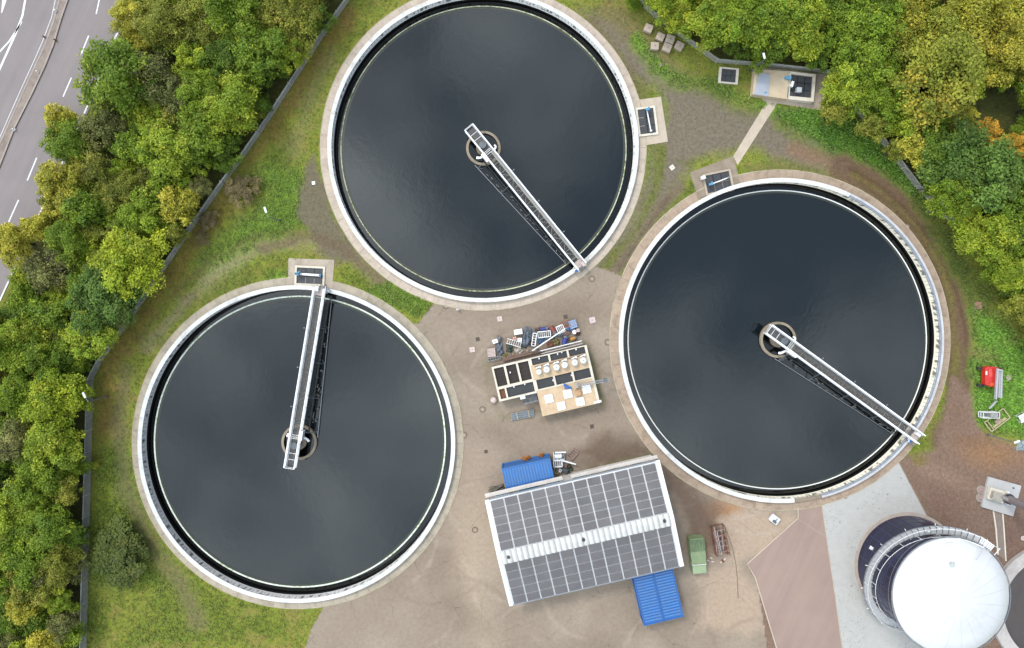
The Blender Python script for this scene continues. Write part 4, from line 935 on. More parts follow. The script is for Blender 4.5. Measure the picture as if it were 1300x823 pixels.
# ---------------------------------------------------------------- shipping containers
def container(px, py, rz, label, mm, L=6.06, W_=2.44, Hh=2.59, group='blue shipping containers'):
    x, y = P(px, py, Hh); T = thing('shipping_container', x, y, R(rz), label, 'shipping container', group)
    b = MB(); b.box(-L/2+.05,L/2-.05,-W_/2+.05,W_/2-.05,.12,Hh-.08)
    x_ = -L/2+.25
    while x_ < L/2-.2:
        for s in (-1,1): b.box(x_-.06,x_+.06,s*(W_/2-.05)-.02,s*(W_/2-.05)+.02,.2,Hh-.14)
        x_ += .24
    b.build('body', mm, T)
    rb = MB(); x_ = -L/2+.22
    while x_ < L/2-.15: rb.box(x_-.09,x_+.09,-W_/2+.14,W_/2-.14,Hh-.08,Hh-.01); x_ += .36
    rb.build('roof_ribs', M('container_rib_blue',(72,138,212),.5,var=.15,scale=2,dirt=(120,130,140),dirtamt=.5,k=.48), T)
    fr = MB()
    for s in (-1,1): fr.box(-L/2,L/2,s*W_/2-.06,s*W_/2+.06,Hh-.14,Hh-.01).box(-L/2,L/2,s*W_/2-.06,s*W_/2+.06,.0,.14).box(s*L/2-.06,s*L/2+.06,-W_/2,W_/2,Hh-.14,Hh-.012)
    for sx_ in (-1,1):
        for sy_ in (-1,1): fr.box(sx_*L/2-.08,sx_*L/2+.08,sy_*W_/2-.08,sy_*W_/2+.08,0,Hh)
    fr.build('frame', mm, T)
    for s in (-1,1): 
        d = MB().box(L/2-.03,L/2+.03,min(s*.02,s*1.12),max(s*.02,s*1.12),.15,Hh-.16).build('door', mm, T); MB().tube((L/2+.06,s*.4,.2),(L/2+.06,s*.4,Hh-.2),.02,8).build('lock_bar', galv, d)
    return T
bluec = M('container_blue', (48,124,205), .5, var=.1, scale=1.5, dirt=(96,110,130), dirtamt=.5, k=.5)
blued = M('container_blue_bright', (36,108,190), .5, var=.12, scale=1.5, dirt=(90,110,135), dirtamt=.5, k=.5)
container(670.2, 601.3, 12.3, 'blue shipping container beside the top left edge of the solar roof', bluec)
a = R(13.04)
for i,(x,y,l) in enumerate(((842.5,757.5,'blue shipping container with its end at the lower right corner of the solar roof'),(817.5,763.5,'blue shipping container tucked left of the one at the solar roof corner'))): container(x+6, y-2, 13.04-90, l, blued)
for i,(x,y,l,s) in enumerate(((668,582.5,'orange wood offcut on the ground along the top edge of the blue container, left one',1.2),(687,579,'orange wood offcut on the ground along the top edge of the blue container, right one',.8))):
    heap(prop('offcut_heap',x,y,14,l,'offcut heap','offcuts behind the container',z=.4),s,.45,1.0,M('orange_rusty_wood',(185,120,60),.9,var=.4,scale=6),70+i,'pile')
heap(prop('brush_pile',630,621,14,'grey brush pile at the top left corner of the solar roof hall','brush pile',z=.4),2.0,.7,.9,M('grey_brush',(120,112,100),.9,var=.4,scale=8),75,'twigs')
# junk between container and hall
JG = 'scrap between the blue container and the hall'
pole('white_pipe',(703,574.8),(720,574.3),.9,.9,.1,white,'white pipe at the top of the scrap beside the blue container','pipe')
motor(prop('pump_unit',710,579.2,8,'white and black pump below the white pipe beside the blue container','pump',JG),1.2,.3,white)
frame(prop('scrap_stand',709.5,579.4,5,'low white frame round the white and black pump','frame',JG),1.3,.85,.5,white,2,.09)
frame(prop('rusty_stand',727,577.6,48,'tilted rusty rectangular frame right of the container scrap','frame',JG),1.25,.8,.3,rustp,3,.09)
A,B = P(713,584.6,.8),P(731.3,589.8,.8); t = thing('steel_beam',A[0],A[1],0,'white steel beam lying across the container scrap','beam')
MB().bar((0,0,.75),(B[0]-A[0],B[1]-A[1],.75),.18,.05).build('flange', white, t); MB().bar((0,0,.64),(B[0]-A[0],B[1]-A[1],.64),.04,.18).build('web', shade_w, t)
frame(prop('machine_stand',708,588,2,'white machine frame in the middle of the container scrap','frame',JG),1.05,.8,.8,white,3,.13)
heap(prop('tarpaulin',707.5,585,2,'grey tarpaulin over the white machine frame','tarpaulin',JG),1.1,.6,.6,greytarp,80)
t = prop('wheelbarrow',716,596.5,-30,'dark wheelbarrow near the hall wall in the container scrap','wheelbarrow',JG)
MB().add([(-.45,-.38,.65),(.5,-.3,.6),(.5,.3,.6),(-.45,.38,.65),(-.2,-.2,.3),(.3,-.18,.28),(.3,.18,.28),(-.2,.2,.3)],[(4,5,6,7),(0,1,5,4),(1,2,6,5),(2,3,7,6),(3,0,4,7)]).build('tray', galvd, t)
for s in (-1,1): MB().tube((-.9,s*.3,.6),(.75,s*.1,.25),.025,8).build('handle', galv, t)
MB().tube((.78,-.06,.2),(.78,.06,.2),.19,18).build('wheel', tyre, t)
drum(prop('steel_drum',711.3,597.6,0,'small white drum left of the wheelbarrow','drum',JG),.2,.6,white)
frame(prop('timber_stand',707,597,60,'small pale timber frame left of the wheelbarrow','frame',JG),.9,.7,.4,wood,3,.07)
pole('white_pipe',(704,592),(702.3,602),.6,.6,.06,galv,'thin grey pipe beside the end of the blue container','pipe')
torus(prop('tyre',722.6,592.6,0,'black tyre under the white steel beam by the hall','tyre',JG),.2,.09,.3,tyre)
heap(prop('sack',724,597,0,'dark green weedy heap beside the black tyre by the hall','sack',JG),.9,.5,.3,dgreen,85)
# ---------------------------------------------------------------- green skip, rusty rack, white box
t = prop('covered_skip',887,707,4.5,'pale green covered skip beside the lower right corner of the solar roof','skip',z=1.8)
MB().prism([(-.95,2.25),(.92,2.25),(.95,-1.0),(-.85,-1.0),(-.95,.0)],.15,1.75).build('body', green, t, bevel=.03)
MB().box(-.82,.9,-2.2,-1.02,.15,1.62).build('front_section', M('light_green_paint',(168,188,146),.6,var=.1,scale=2,dirt=(120,140,104),dirtamt=.4), t, bevel=.03)
l = MB().add([(-.92,2.2,1.76),(.9,2.2,1.76),(.88,.7,1.86),(-.9,.7,1.86)],[(0,3,2,1)])
for i in range(5): l.box(-.75+i*.36,-.69+i*.36,.75,2.15,1.80,1.90)
l.build('ribbed_lid', M('dark_patch_green',(118,140,100),.7,dirt=(80,90,70),dirtamt=.7,var=.2,scale=2), t)
MB().box(-.9,.9,-1.03,-.99,1.0,1.85).build('rim', white, t)
for x in (-.7,.7):
    for y in (-1.8,1.8): MB().tube((x-.06,y,.15),(x+.06,y,.15),.14,14).build('wheel', tyre, t)
t = prop('steel_rack',915,687,10,'rusty rack packed with pinkish pipes and frames right of the green skip','rack',z=1.0)
fr = MB()
for x in (-.8,.8):
    for y in (-1.8,0,1.8): fr.bar((x,y,0),(x,y,1.2),.08,.08)
    fr.bar((x,-1.8,.15),(x,1.8,.15),.09,.1).bar((x,-1.8,1.1),(x,1.8,1.1),.07,.08)
for y in (-1.8,0,1.8): fr.bar((-.8,y,.15),(.8,y,.15),.08,.08)
fr.build('frame', rust, t)
rg = random.Random(5)
for i in range(16):
    x = rg.uniform(-.68,.68); y0 = rg.uniform(-1.9,-.9); y1 = rg.uniform(.9,1.8); z = rg.uniform(.3,1.15)
    MB().bar((x,y0,z),(x+rg.uniform(-.35,.35),y1,z+rg.uniform(-.1,.1)),rg.choice([.06,.09,.12]),.07).build('rod', [rustp,rust,pink,galvd][i%4], t)
for i in range(5): MB().bar((-.7,-1.5+i*.7,1.0),(.7,-1.3+i*.68,1.1),.07,.05).build('cross_rod', rustp, t)
MB().tube((.55,-1.9,.6),(.45,-1.0,.7),.16,14).build('pipe_stub', rust, t)
for i,(x,y,rz,l) in enumerate(((918,712,40,'small brown and white offcut below the rusty rack'),(903,709.5,-8,'pinkish plank left below the rusty rack, upper one'),(902,712.5,-14,'pinkish plank left below the rusty rack, lower one'))):
    t = prop('board_offcut',x,y,rz,l,'board','boards on the ground by the rack',z=.1)
    MB().box(-.45,.45,-.1,.1,.02,.08).build('board', [pink,rustp,pink][i], t); MB().box(-.2,.1,-.22,.22,.085,.13).build('cross_piece', [rust,wood,rustp][i], t)
t = prop('water_tote',983.7,659.8,-38,'white square box with grey fittings on the beige concrete beside the brown paving','box',z=.5)
MB().box(-.62,.62,-.5,.5,.08,.6).build('body', M('white_moulded_box',(228,228,232),.5,var=.04,k=.6), t, bevel=.12)
MB().box(-.55,.55,-.42,.42,0,.08).build('skid', galvd, t)
MB().box(-.2,.35,-.4,-.1,.6,.66).cyl(.05,-.1,.6,.75,.1,12).box(.1,.16,-.1,.3,.6,.68).build('fittings', galvd, t)
t = prop('cable', 922, 676, 0, 'thin dark cable curving over the beige concrete beside the rusty rack','cable',z=.03)
pts = [local(P(x,y),t) for x,y in ((920,668),(926,684),(931,700),(934,716),(936,735),(937,760))]; c_ = MB()
for a_,b_ in zip(pts[:-1],pts[1:]): c_.bar((*a_,.03),(*b_,.03),.05,.03)
c_.build('cable_run', M('dark_cable',(110,90,78),.8), t)
# ---------------------------------------------------------------- round digester with spiral stair
dx, dy = P(1152,718); DR = 6.45; DH = 8.7
D = thing('digester_tank', dx, dy, 0, 'tall dark navy round tank with white domed roof and outside stair, bottom right', 'round tank')
def navy():
    m = bpy.data.materials.new('navy_enamel'); nt = nodes_of(m); out = N(nt,'ShaderNodeOutputMaterial'); b = N(nt,'ShaderNodeBsdfPrincipled')
    tc = N(nt,'ShaderNodeTexCoord').outputs['Object']
    v = maprange(nt, noise(nt, tc, .8, 4, .6), .3, .7, .7, 1.5); s = N(nt,'ShaderNodeVectorMath',operation='SCALE'); s.inputs[0].default_value = alb(34,38,78,.30); nt.links.new(v, s.inputs['Scale'])
    nt.links.new(s.outputs[0], b.inputs['Base Color']); b.inputs['Roughness'].default_value = .22; nt.links.new(b.outputs[0], out.inputs[0]); return m
nv = navy()
MB().lathe([(DR,0),(DR,DH)],96).build('wall', nv, D)
seam = MB(); 
for k in range(1,7): seam.lathe([(DR+.0,k*1.3-.03),(DR+.025,k*1.3-.03),(DR+.025,k*1.3+.03),(DR,k*1.3+.03)],96)
for k in range(28):
    a_ = 2*math.pi*k/28; seam.obox((DR+.012)*math.cos(a_),(DR+.012)*math.sin(a_),DH/2,.03,.07,DH,a_)
seam.build('panel_seams', M('navy_seam',(70,74,120),.4,k=.4), D)
domem = M('white_dome_sheet',(252,252,254),.35,var=.03,scale=.6,dirt=(222,220,216),dirtamt=.4,k=.46)
dome = MB().lathe([(DR+.30,DH-.1),(DR+.32,DH+.02),(DR+.18,DH+.18),(5.2,DH+.62),(3.6,DH+.98),(1.8,DH+1.2),(.02,DH+1.27)],96).build('domed_roof', domem, D, smooth=True)
for k in range(20):
    a_ = 2*math.pi*(k+.5)/20; MB().bar((1.8*math.cos(a_),1.8*math.sin(a_),DH+1.2),(3.6*math.cos(a_),3.6*math.sin(a_),DH+.98),.05,.03).bar((3.6*math.cos(a_),3.6*math.sin(a_),DH+.98),(5.2*math.cos(a_),5.2*math.sin(a_),DH+.62),.05,.03).bar((5.2*math.cos(a_),5.2*math.sin(a_),DH+.62),((DR+.18)*math.cos(a_),(DR+.18)*math.sin(a_),DH+.18),.05,.03).build('roof_seam', M('roof_seam_white',(225,225,226),.5,k=.52), dome)
rimr = MB().lathe([(DR+.42,DH+.0),(DR+.5,DH+.0),(DR+.5,DH+.08),(DR+.42,DH+.08),(DR+.42,DH)],96); rimr.lathe([(DR+.50,DH-.55),(DR+.53,DH-.55),(DR+.53,DH-.5),(DR+.50,DH-.5),(DR+.50,DH-.55)],96)
for k in range(48): a_=2*math.pi*k/48; rimr.bar(((DR+.3)*math.cos(a_),(DR+.3)*math.sin(a_),DH-.1),((DR+.46)*math.cos(a_),(DR+.46)*math.sin(a_),DH+.04),.04,.04)
rimr.build('edge_rail', galv, dome)
for (px_,py_,s) in ((1210,718,.55),(1188,679,.3),(1211,697,.9)):
    x,y = P(px_,py_,DH+1.1); x-=dx; y-=dy; rr=math.hypot(x,y); z_ = DH+1.27-.0245*rr*rr*1.0
    MB().obox(x,y,z_+.04,s,s,.12,0).build('hatch', M('pale_hatch',(205,210,208),.5) if s!=.9 else domem, dome)
x,y = P(1243,703,DH+.8); MB().obox(x-dx,y-dy,DH+.95,.06,1.6,.1,R(-35)).build('vent_pipe', shade_w, dome)
MB().lathe([(DR+.42,-.05),(DR+.42,.12),(DR-.05,.12)],96).build('foundation', M('rusty_edge_concrete',(200,186,176),.9,dirt=(170,135,112),dirtamt=.4,var=.12,scale=1.5), D)
# spiral stair: from the ground on the south side up to the dome edge on the north-east
ri_, ro_ = DR+.28, DR+1.22; slope = 8.6/225.0; steps = 46
stair = MB(); 
for i in range(steps):
    z_ = 8.6*(i+.5)/steps; a_ = R(287 - z_/slope)
    stair.obox((ri_+ro_)/2*math.cos(a_), (ri_+ro_)/2*math.sin(a_), z_, ro_-ri_, .62, .04, a_)
st_m = M('stair_grating',(205,205,208),.5,.2,var=.15,scale=4,k=.55)
so_ = stair.build('stair_treads', st_m, D)
for rr in (ri_, ro_):
    pts = [(rr*math.cos(R(287-z_/slope)), rr*math.sin(R(287-z_/slope)), z_) for z_ in np.linspace(0,8.6,40)]
    sg = MB(); hr = MB()
    for a_, b_ in zip(pts[:-1], pts[1:]):
        sg.bar(a_, b_, .06, .16)
        for dz,w_ in ((1.0,.05),): hr.bar((a_[0],a_[1],a_[2]+dz),(b_[0],b_[1],b_[2]+dz),w_,.05)
    for p_ in pts[::3]: hr.bar(p_, (p_[0],p_[1],p_[2]+1.0), .05,.05)
    sg.build('stringer', galv, D); hr.build('handrail', white, D)
ae = R(287-8.6/slope); ld = MB()
for k in range(7): 
    a_ = ae - R(1.2+2.0*k); ld.obox((ri_+ro_)/2*math.cos(a_),(ri_+ro_)/2*math.sin(a_),8.62,ro_-ri_+.1,.18,.04,a_)
for k in (0,13): a_=ae-R(k); MB().bar((ri_*math.cos(a_),ri_*math.sin(a_),9.6),((ro_+.1)*math.cos(a_),(ro_+.1)*math.sin(a_),9.6),.06,.05).bar((ro_*math.cos(a_),ro_*math.sin(a_),8.6),(ro_*math.cos(a_),ro_*math.sin(a_),9.6),.05,.05).build('gate_rail', white, D)
for rr in (ri_,ro_+.05): ld.bar((rr*math.cos(ae),rr*math.sin(ae),8.6),(rr*math.cos(ae-R(13.5)),rr*math.sin(ae-R(13.5)),8.6),.08,.1)
ld.build('landing', white, D)
br_ = MB()
for k in range(9):
    z_ = 1.0+k*.9; a_ = R(287-z_/slope); br_.bar(((DR)*math.cos(a_),(DR)*math.sin(a_),z_-.2),((ro_+.25)*math.cos(a_),(ro_+.25)*math.sin(a_),z_-.2),.07,.07)
    br_.bar(((DR)*math.cos(a_),(DR)*math.sin(a_),z_-1.0),((ro_)*math.cos(a_),(ro_)*math.sin(a_),z_-.25),.05,.05)
br_.build('stair_bracket', white, D)
MB().obox(DR*math.cos(R(152)),DR*math.sin(R(152)),2.2,.5,.4,.4,R(152)).build('junction_box', white, D)
# second round tank, only its white ring inside the frame
t = thing('round_basin', *P(1338,772), 0, 'pale concrete rim of a round basin cut by the lower right corner', 'round basin')
MB().lathe([(8.4,0),(8.4,.55),(6.9,.55),(6.9,-.0)],120).build('rim', M('pale_basin_rim',(214,206,202),.85,dirt=(160,150,145),dirtamt=.5,var=.08,scale=1.2), t)
MB().lathe([(6.95,.12),(.01,.12)],90).build('basin_floor', M('dark_basin_floor',(95,84,80),.4,var=.2,scale=.8,k=.4), t)
# ---------------------------------------------------------------- stack foundation with tall stack
t = prop('flare_stack', 1271,630.6,0,'tall grey stack on a square white foundation, leaning out of the right edge','stack',z=0)
q = [local(P(*p,0.35),t) for p in ((1255.4,605.5),(1297,617),(1286.5,656),(1246.4,644))]
MB().prism(q,0,.35).build('foundation', whiteconc, t, bevel=.03)
bx,by = local(P(1268,629.5,1),t); MB().obox(bx-.1,by,.62,2.1,1.55,.5,R(-17)).build('plinth', cream, t, bevel=.02)
MB().obox(bx-.35,by-.0,1.15,1.3,.95,.6,R(-17)).build('equipment_box', M('beige_grey_cover',(188,180,168),.7,var=.15,scale=3), t, bevel=.03)
sx_,sy_ = local(P(1284,635,1.6),t)
MB().lathe([(.62,.87),(.62,1.0),(.50,1.02),(.50,7.6)],32,cx=sx_,cy=sy_).build('stack_pipe', M('stack_lilac_steel',(166,152,156),.45,.3,var=.08,scale=2), t, smooth=False)
MB().lathe([(.66,1.25),(.66,1.36),(.50,1.36)],32,cx=sx_,cy=sy_).build('flange', M('dark_flange',(50,45,55),.5), t)
MB().tube((bx+.1,by,1.2),(sx_-.3,sy_,1.5),.33,20).build('elbow', M('grey_duct',(158,150,148),.5,.3,var=.1,scale=3), t)
for dx_,dy_ in ((.1,.75),(.1,-.75)): MB().obox(sx_+dx_,sy_+dy_,.7,.3,.2,.5,.3).build('anchor_bracket', white, t)
MB().box(1.2,1.35,1.15,1.3,.35,.5).build('bolt', galvd, t)
t = prop('cable_duct',1268,680,0,'narrow cable duct with pale edges running down from the stack foundation','cable duct',z=0)
L_ = [local(P(*p),t) for p in ((1260.5,647),(1264,672),(1266.5,704))]; R_ = [local(P(*p),t) for p in ((1272,647),(1274,672),(1276.5,712))]
for seg in (L_, R_): strip(MB(), seg, .16, .0, .1, px=False).build('edge_kerb', cream, t)
MB().sheet([*L_, *R_[::-1]], .06).build('cover', M('brown_duct_cover',(150,132,122),.85,var=.25,scale=4), t)
for (x,y,l) in ((1245,622,'upper pale concrete ring on the ground left of the stack foundation'),(1244,632,'lower pale concrete ring on the ground left of the stack foundation')):
    t = prop('concrete_ring',x,y,0,l,'concrete ring','concrete rings by the stack',z=.05)
    MB().lathe([(.55,0),(.55,.1),(.32,.1),(.32,.02)],28).build('ring', M('dusty_ring',(176,160,150),.9,var=.15), t); MB().cyl(0,0,.0,.04,.3,20).build('fill', rustp, t)
# ---------------------------------------------------------------- pump station and small pit, top right
x,y = P(978,107,1.0); t = thing('pump_station', x, y, R(-4.2), 'flat beige roofed pump house with an open dark pit, by the upper right fence', 'pump house')
def lp(px_,py_,z): return local(P(px_,py_,z),t)
q = [lp(958.6,87.5,1.1),lp(1001.5,90.5,1.1),lp(999.5,126,1.1),lp(955.6,120,1.1)]
MB().prism(q,0,1.1).build('roof_slab', M('pump_house_roof',(222,202,172),.85,dirt=(200,165,130),dirtamt=.4,var=.07,scale=1,k=.5), t, bevel=.02)
q = [lp(964,92,1.2),lp(977,94,1.2),lp(975.6,122.5,1.2),lp(957.5,119.5,1.2)]
MB().prism(q,1.1,1.17).build('sheet_metal_cover', M('grey_blue_sheet',(192,196,208),.5,.2,var=.08,scale=1,dirt=(165,170,180),dirtamt=.4), t)
a_ = lp(972,117.5,1.2); MB().obox(*a_,1.2,.3,.16,.06,.3).build('handle', lblue, t)
O = [lp(1001.5,90.5,.9),lp(1036,94.5,.9),lp(1033,129.5,.9),lp(999.5,126,.9)]; I = [lp(1004.5,94,.9),lp(1032.5,97,.9),lp(1030.5,124.5,.9),lp(1002.5,122,.9)]
for i in range(4): MB().prism([O[i],O[(i+1)%4],I[(i+1)%4],I[i]],0,.9).build('pit_wall', cream, t)
MB().prism(I,.0,.15).build('pit_floor', dark, t)
for i in range(3):
    for j_ in range(3):
        f = lambda a,b: tuple((Vector(I[0])*(1-a)*(1-b)+Vector(I[1])*a*(1-b)+Vector(I[2])*a*b+Vector(I[3])*(1-a)*b))
        e=.012; MB().prism([f(i/3+e,j_/3+e),f((i+1)/3-e,j_/3+e),f((i+1)/3-e,(j_+1)/3-e),f(i/3+e,(j_+1)/3-e)],.58,.64).build('cover_panel', blackw, t)
a_ = lp(1002,98.8,1.4); MB().cyl(*a_,.9,1.5,.26,16).obox(a_[0]-.2,a_[1],1.3,.6,.3,.3).build('actuator', lblue, t)
a_ = lp(1005.5,107,1.2); MB().obox(*a_,1.1,.3,.7,.5,R(-12)).build('white_cover', white, t)
a_ = lp(1014,114.5,1.0); MB().obox(*a_,.95,.62,.62,.55,R(0)).build('instrument_box', M('pale_grey_box',(205,212,216),.5), t, bevel=.02)
for r_,(ax,ay) in ((.42,(1004.5,119)),(.3,(1007,112))):
    a_ = lp(ax,ay,.9); MB().lathe([(r_-.05,.66),(r_,.70),(r_+.05,.66),(r_,.62)],24,cx=a_[0],cy=a_[1]).build('coiled_hose', tyre, t)
a_ = lp(1001,110,1.2); b_ = lp(1000,124,1.2); MB().bar((*a_,1.15),(*b_,1.15),.08,.08).build('guide_rail', galvd, t)
x,y = P(925,96,.3); t = thing('small_pit', x,y,R(-5),'small square pit with dark covers in the grass by the upper right fence','pit')
mb = MB()
for a0,a1,b0,b1 in ((-1.25,-.95,-.95,.95),(.95,1.25,-.95,.95),(-1.25,1.25,.85,1.0),(-1.25,1.25,-1.05,-.85)): mb.box(a0,a1,b0,b1,0,.35 if a0!=-1.25 or b0==-.95 else .352)
mb.build('curb', cream, t)
for i in range(3):
    for j_ in range(2): MB().box(-.95+i*.634+.02,-.95+(i+1)*.634-.02,-.85+j_*.85+.02,-.85+(j_+1)*.85-.02,.12,.16).build('cover_panel', blackw, t)
# ---------------------------------------------------------------- stacked concrete blocks in the grass
pos = ['topmost and most separate pale concrete block in the grass by the upper fence','pale concrete block second from the left in the upper row of the group','pale concrete block in the upper row, right of the second one','pale concrete block at the lower left of the group in the grass','pale concrete block at the lower middle of the group in the grass','pale concrete block at the right end of the group in the grass']
for (x,y,rz),l in zip(((823.6,35.6,-22),(838.6,46.5,-25),(851.2,49.5,-20),(831.7,58.2,-4),(847.3,60,-22),(862.8,58,-28)), pos):
    t = prop('concrete_block',x,y,rz,l,'concrete block','concrete blocks in the grass',z=.6)
    s=.5+random.uniform(-.03,.06); MB().box(-s*1.05,s*1.05,-s,s,0,.62).build('block', M('block_concrete',(205,188,172),.9,dirt=(165,140,118),dirtamt=.6,var=.1,scale=2), t, bevel=.05)
    MB().bar((-.08,0,.62),(-.05,0,.70),.03,.03).bar((.08,0,.62),(.05,0,.70),.03,.03).bar((-.05,0,.70),(.05,0,.70),.03,.03).build('lifting_loop', rust, t)
t = prop('field_stone',840,82,0,'small brown stone in the grass below the concrete blocks','stone',z=.1); heap(t,.6,.45,.3,rustp,91,'stone')
# ---------------------------------------------------------------- covers, drains and manholes
def cover(px_,py_,s,kind,label,rz=0,mm=None):
    t = prop({'sq':'access_cover','dr':'drain_grate','rd':'manhole_cover'}[kind],px_,py_,rz,label,{'sq':'access cover','dr':'drain','rd':'manhole cover'}[kind],{'sq':'pale square covers in the ground','dr':'dark drains in the yard','rd':'round manhole covers'}[kind],z=.05)
    if kind=='sq':
        MB().box(-s/2-.05,s/2+.05,-s/2-.05,s/2+.05,-.02,.035).build('frame', concrete2 if mm is None else galvd, t); MB().box(-s/2,s/2,-s/2,s/2,.035,.065).build('lid', mm or pink, t); MB().box(-.05,.05,-.05,.05,.065,.075).build('lift_point', galvd, t)
    elif kind=='dr':
        MB().box(-s/2,s/2,-s/2,s/2,-.02,.02).build('frame', M('dark_iron',(88,74,64),.8,var=.2,k=.4), t); g = MB()
        for i in range(5): x_=-s/2+s*(i+.5)/5; g.box(x_-.03,x_+.03,-s/2+.04,s/2-.04,.02,.035)
        g.build('grate', M('dark_iron_bars',(110,95,84),.8,k=.45), t)
    else:
        MB().lathe([(s/2+.1,-.02),(s/2+.1,.03),(s/2+.01,.03)],28).build('frame', M('manhole_frame',(112,92,78),.8,var=.2), t); MB().cyl(0,0,-.02,.04,s/2,28).build('lid', mm or concrete2, t); MB().obox(0,0,.045,s*.6,.06,.014,.6).obox(0,0,.047,s*.6,.06,.014,2.2).build('lid_cross', M('manhole_cross',(205,185,165),.8), t)
cover(634.4,405,.62,'sq','pale pink square cover in the yard below the rim of the top clarifier',12)
cover(599.5,444,.66,'sq','pale pink square cover in the yard left of the scrap row',8)
cover(752,406.5,.78,'sq','larger framed square cover in the yard right of the scrap row',14,pink)
cover(853.3,212.8,.6,'sq','pale diamond-set square cover on the dirt above the right clarifier',38,cream)
cover(398,232.5,.42,'sq','small white square cover on the gravel left of the top clarifier',4,white)
cover(1242,388,.9,'sq','brown square cover in the grass beside the track on the right',0,M('brown_cover',(165,125,100),.9,var=.2))
cover(1281,478.7,.75,'sq','beige square slab in the grass right of the red lift',30,concrete)
cover(1073.4,631.6,.42,'dr','dark drain on the spotted white concrete below the right clarifier',15)
cover(606.4,430.8,.5,'dr','dark drain left of the scrap row',12); cover(718,402.3,.5,'dr','dark drain above the scrap row',12)
cover(751.6,541.6,.5,'dr','dark drain below the right corner of the filter building',12); cover(617,573.6,.45,'dr','dark drain left of the blue container',12)
cover(771.6,434.8,.62,'rd','manhole between the filter building and the right clarifier')
cover(612.6,520,.6,'rd','manhole left below the filter building'); cover(589,552.5,.62,'rd','manhole at the right rim of the lower left clarifier')
cover(566,388.5,.62,'rd','manhole at the upper left corner of the yard, pale cross lid'); cover(603,673,.6,'rd','manhole left of the solar roof')
cover(751.5,354,.6,'rd','manhole at the end of the top clarifier bridge'); cover(961,643.5,.6,'rd','manhole below the right clarifier rim on stained concrete')
cover(1151.7,288,.55,'rd','manhole on the ring of the right clarifier, upper right'); cover(1299,683.5,.6,'rd','manhole at the right edge on brown earth',mm=pink)
cover(170.5,590,.45,'rd','small round cover on the left edge ring of the lower left clarifier')
t = prop('hydrant',581.4,393,0,'small white hydrant in the yard corner under the top clarifier rim','hydrant',z=.4)
MB().cyl(0,0,0,.7,.13,14).build('barrel', white, t); MB().tube((-.22,0,.5),(.22,0,.5),.07,10).build('outlets', white, t); MB().cyl(0,0,.7,.8,.09,12).build('cap', galv, t)
# ---------------------------------------------------------------- lamp posts
def lamp(base, head, h, label):
    b_ = P(*base); hd = P(*head, h); T = thing('street_lamp', b_[0], b_[1], 0, label, 'lamp post', 'lamp posts round the works')
    MB().tube((0,0,0),(0,0,h-.1),.085,12,0,.05).build('pole', galv, T); MB().cyl(0,0,0,.5,.12,12).build('pole_base', galvd, T)
    v_ = Vector((hd[0]-b_[0], hd[1]-b_[1])); v_ = v_ if .3 < v_.length < 1.6 else (v_.normalized()*.9 if v_.length > 1e-3 else Vector((.8,0)))
    MB().tube((0,0,h-.12),(v_.x*.7,v_.y*.7,h),.04,10).build('arm', galv, T)
    a_ = math.atan2(v_.y, v_.x); c_ = Vector((v_.x,v_.y)); hh = MB().obox(c_.x,c_.y,h+.02,.75,.26,.12,a_).build('lamp_head', white, T, bevel=.04)
    MB().obox(c_.x,c_.y,h-.05,.5,.18,.03,a_).build('lens', M('lamp_lens',(220,220,215),.2), hh)
lamp((138,503),(110,508),4.4,'lamp post at the left fence beside the lower left clarifier, head over the trees')
lamp((355.5,280),(339,272.5),4.4,'lamp post in the bright green grass left of the top clarifier')
lamp((953.5,91),(970,71),4.8,'lamp post at the left corner of the pump house by the upper right fence')
lamp((1175,270),(1200,263.5),4.2,'lamp post at the forest edge upper right of the right clarifier')
lamp((1253,551.5),(1291,561),4.8,'lamp post on the brown earth below the red lift, head towards the right edge')
# ---------------------------------------------------------------- red boom lift and timber frame
t = prop('boom_lift',1260,480,0,'red boom lift with folded grey booms parked on bright green grass','boom lift',z=1.0)
def lq(px_,py_,z): return local(P(px_,py_,z),t)
def quadp(pts,z0,z1,name,mm,par=None,bev=.03): return MB().prism([lq(*p,z1) for p in pts],z0,z1).build(name,mm,par or t,bevel=bev)
body = quadp([(1251,468),(1254,465.5),(1265,466),(1265,491.5),(1259,491.5),(1251,488.5)],.55,1.35,'body',red)
quadp([(1265,466.5),(1272.8,469.5),(1272.5,482),(1268,483),(1265.2,482)],.6,1.15,'counterweight',red)
quadp([(1251.6,471.5),(1253.4,471.5),(1253.4,476),(1251.6,476)],1.352,1.42,'decal_panel',white,body,.0)
quadp([(1257,486),(1262,486),(1262,490),(1257,490)],1.352,1.44,'engine_grille',M('orange_red',(235,95,45),.5),body,.0)
quadp([(1255,469),(1259,468),(1260,478),(1256,480)],1.352,1.40,'engine_cover',M('light_red',(235,90,80),.4),body,.0)
for (x,y) in ((1245.6,468),(1245.8,489.5),(1268,468.5),(1268,489)):
    cx_,cy_ = lq(x,y,.6); wh = MB().tube((cx_-.02,cy_-.17,.42),(cx_-.02,cy_+.17,.42),.40,24).build('wheel', tyre, t); MB().tube((cx_-.02,cy_-.18,.42),(cx_-.02,cy_+.18,.42),.2,16).build('rim', M('wheel_rim_grey',(170,165,160),.6), wh)
for y in (468,489.5): a_,b_=lq(1245.6,y,.6),lq(1256,y,.6); MB().bar((*a_,.45),(*b_,.45),.16,.16).build('axle', galvd, t)
bm = M('pale_grey_boom',(205,205,210),.45,.2,var=.05)
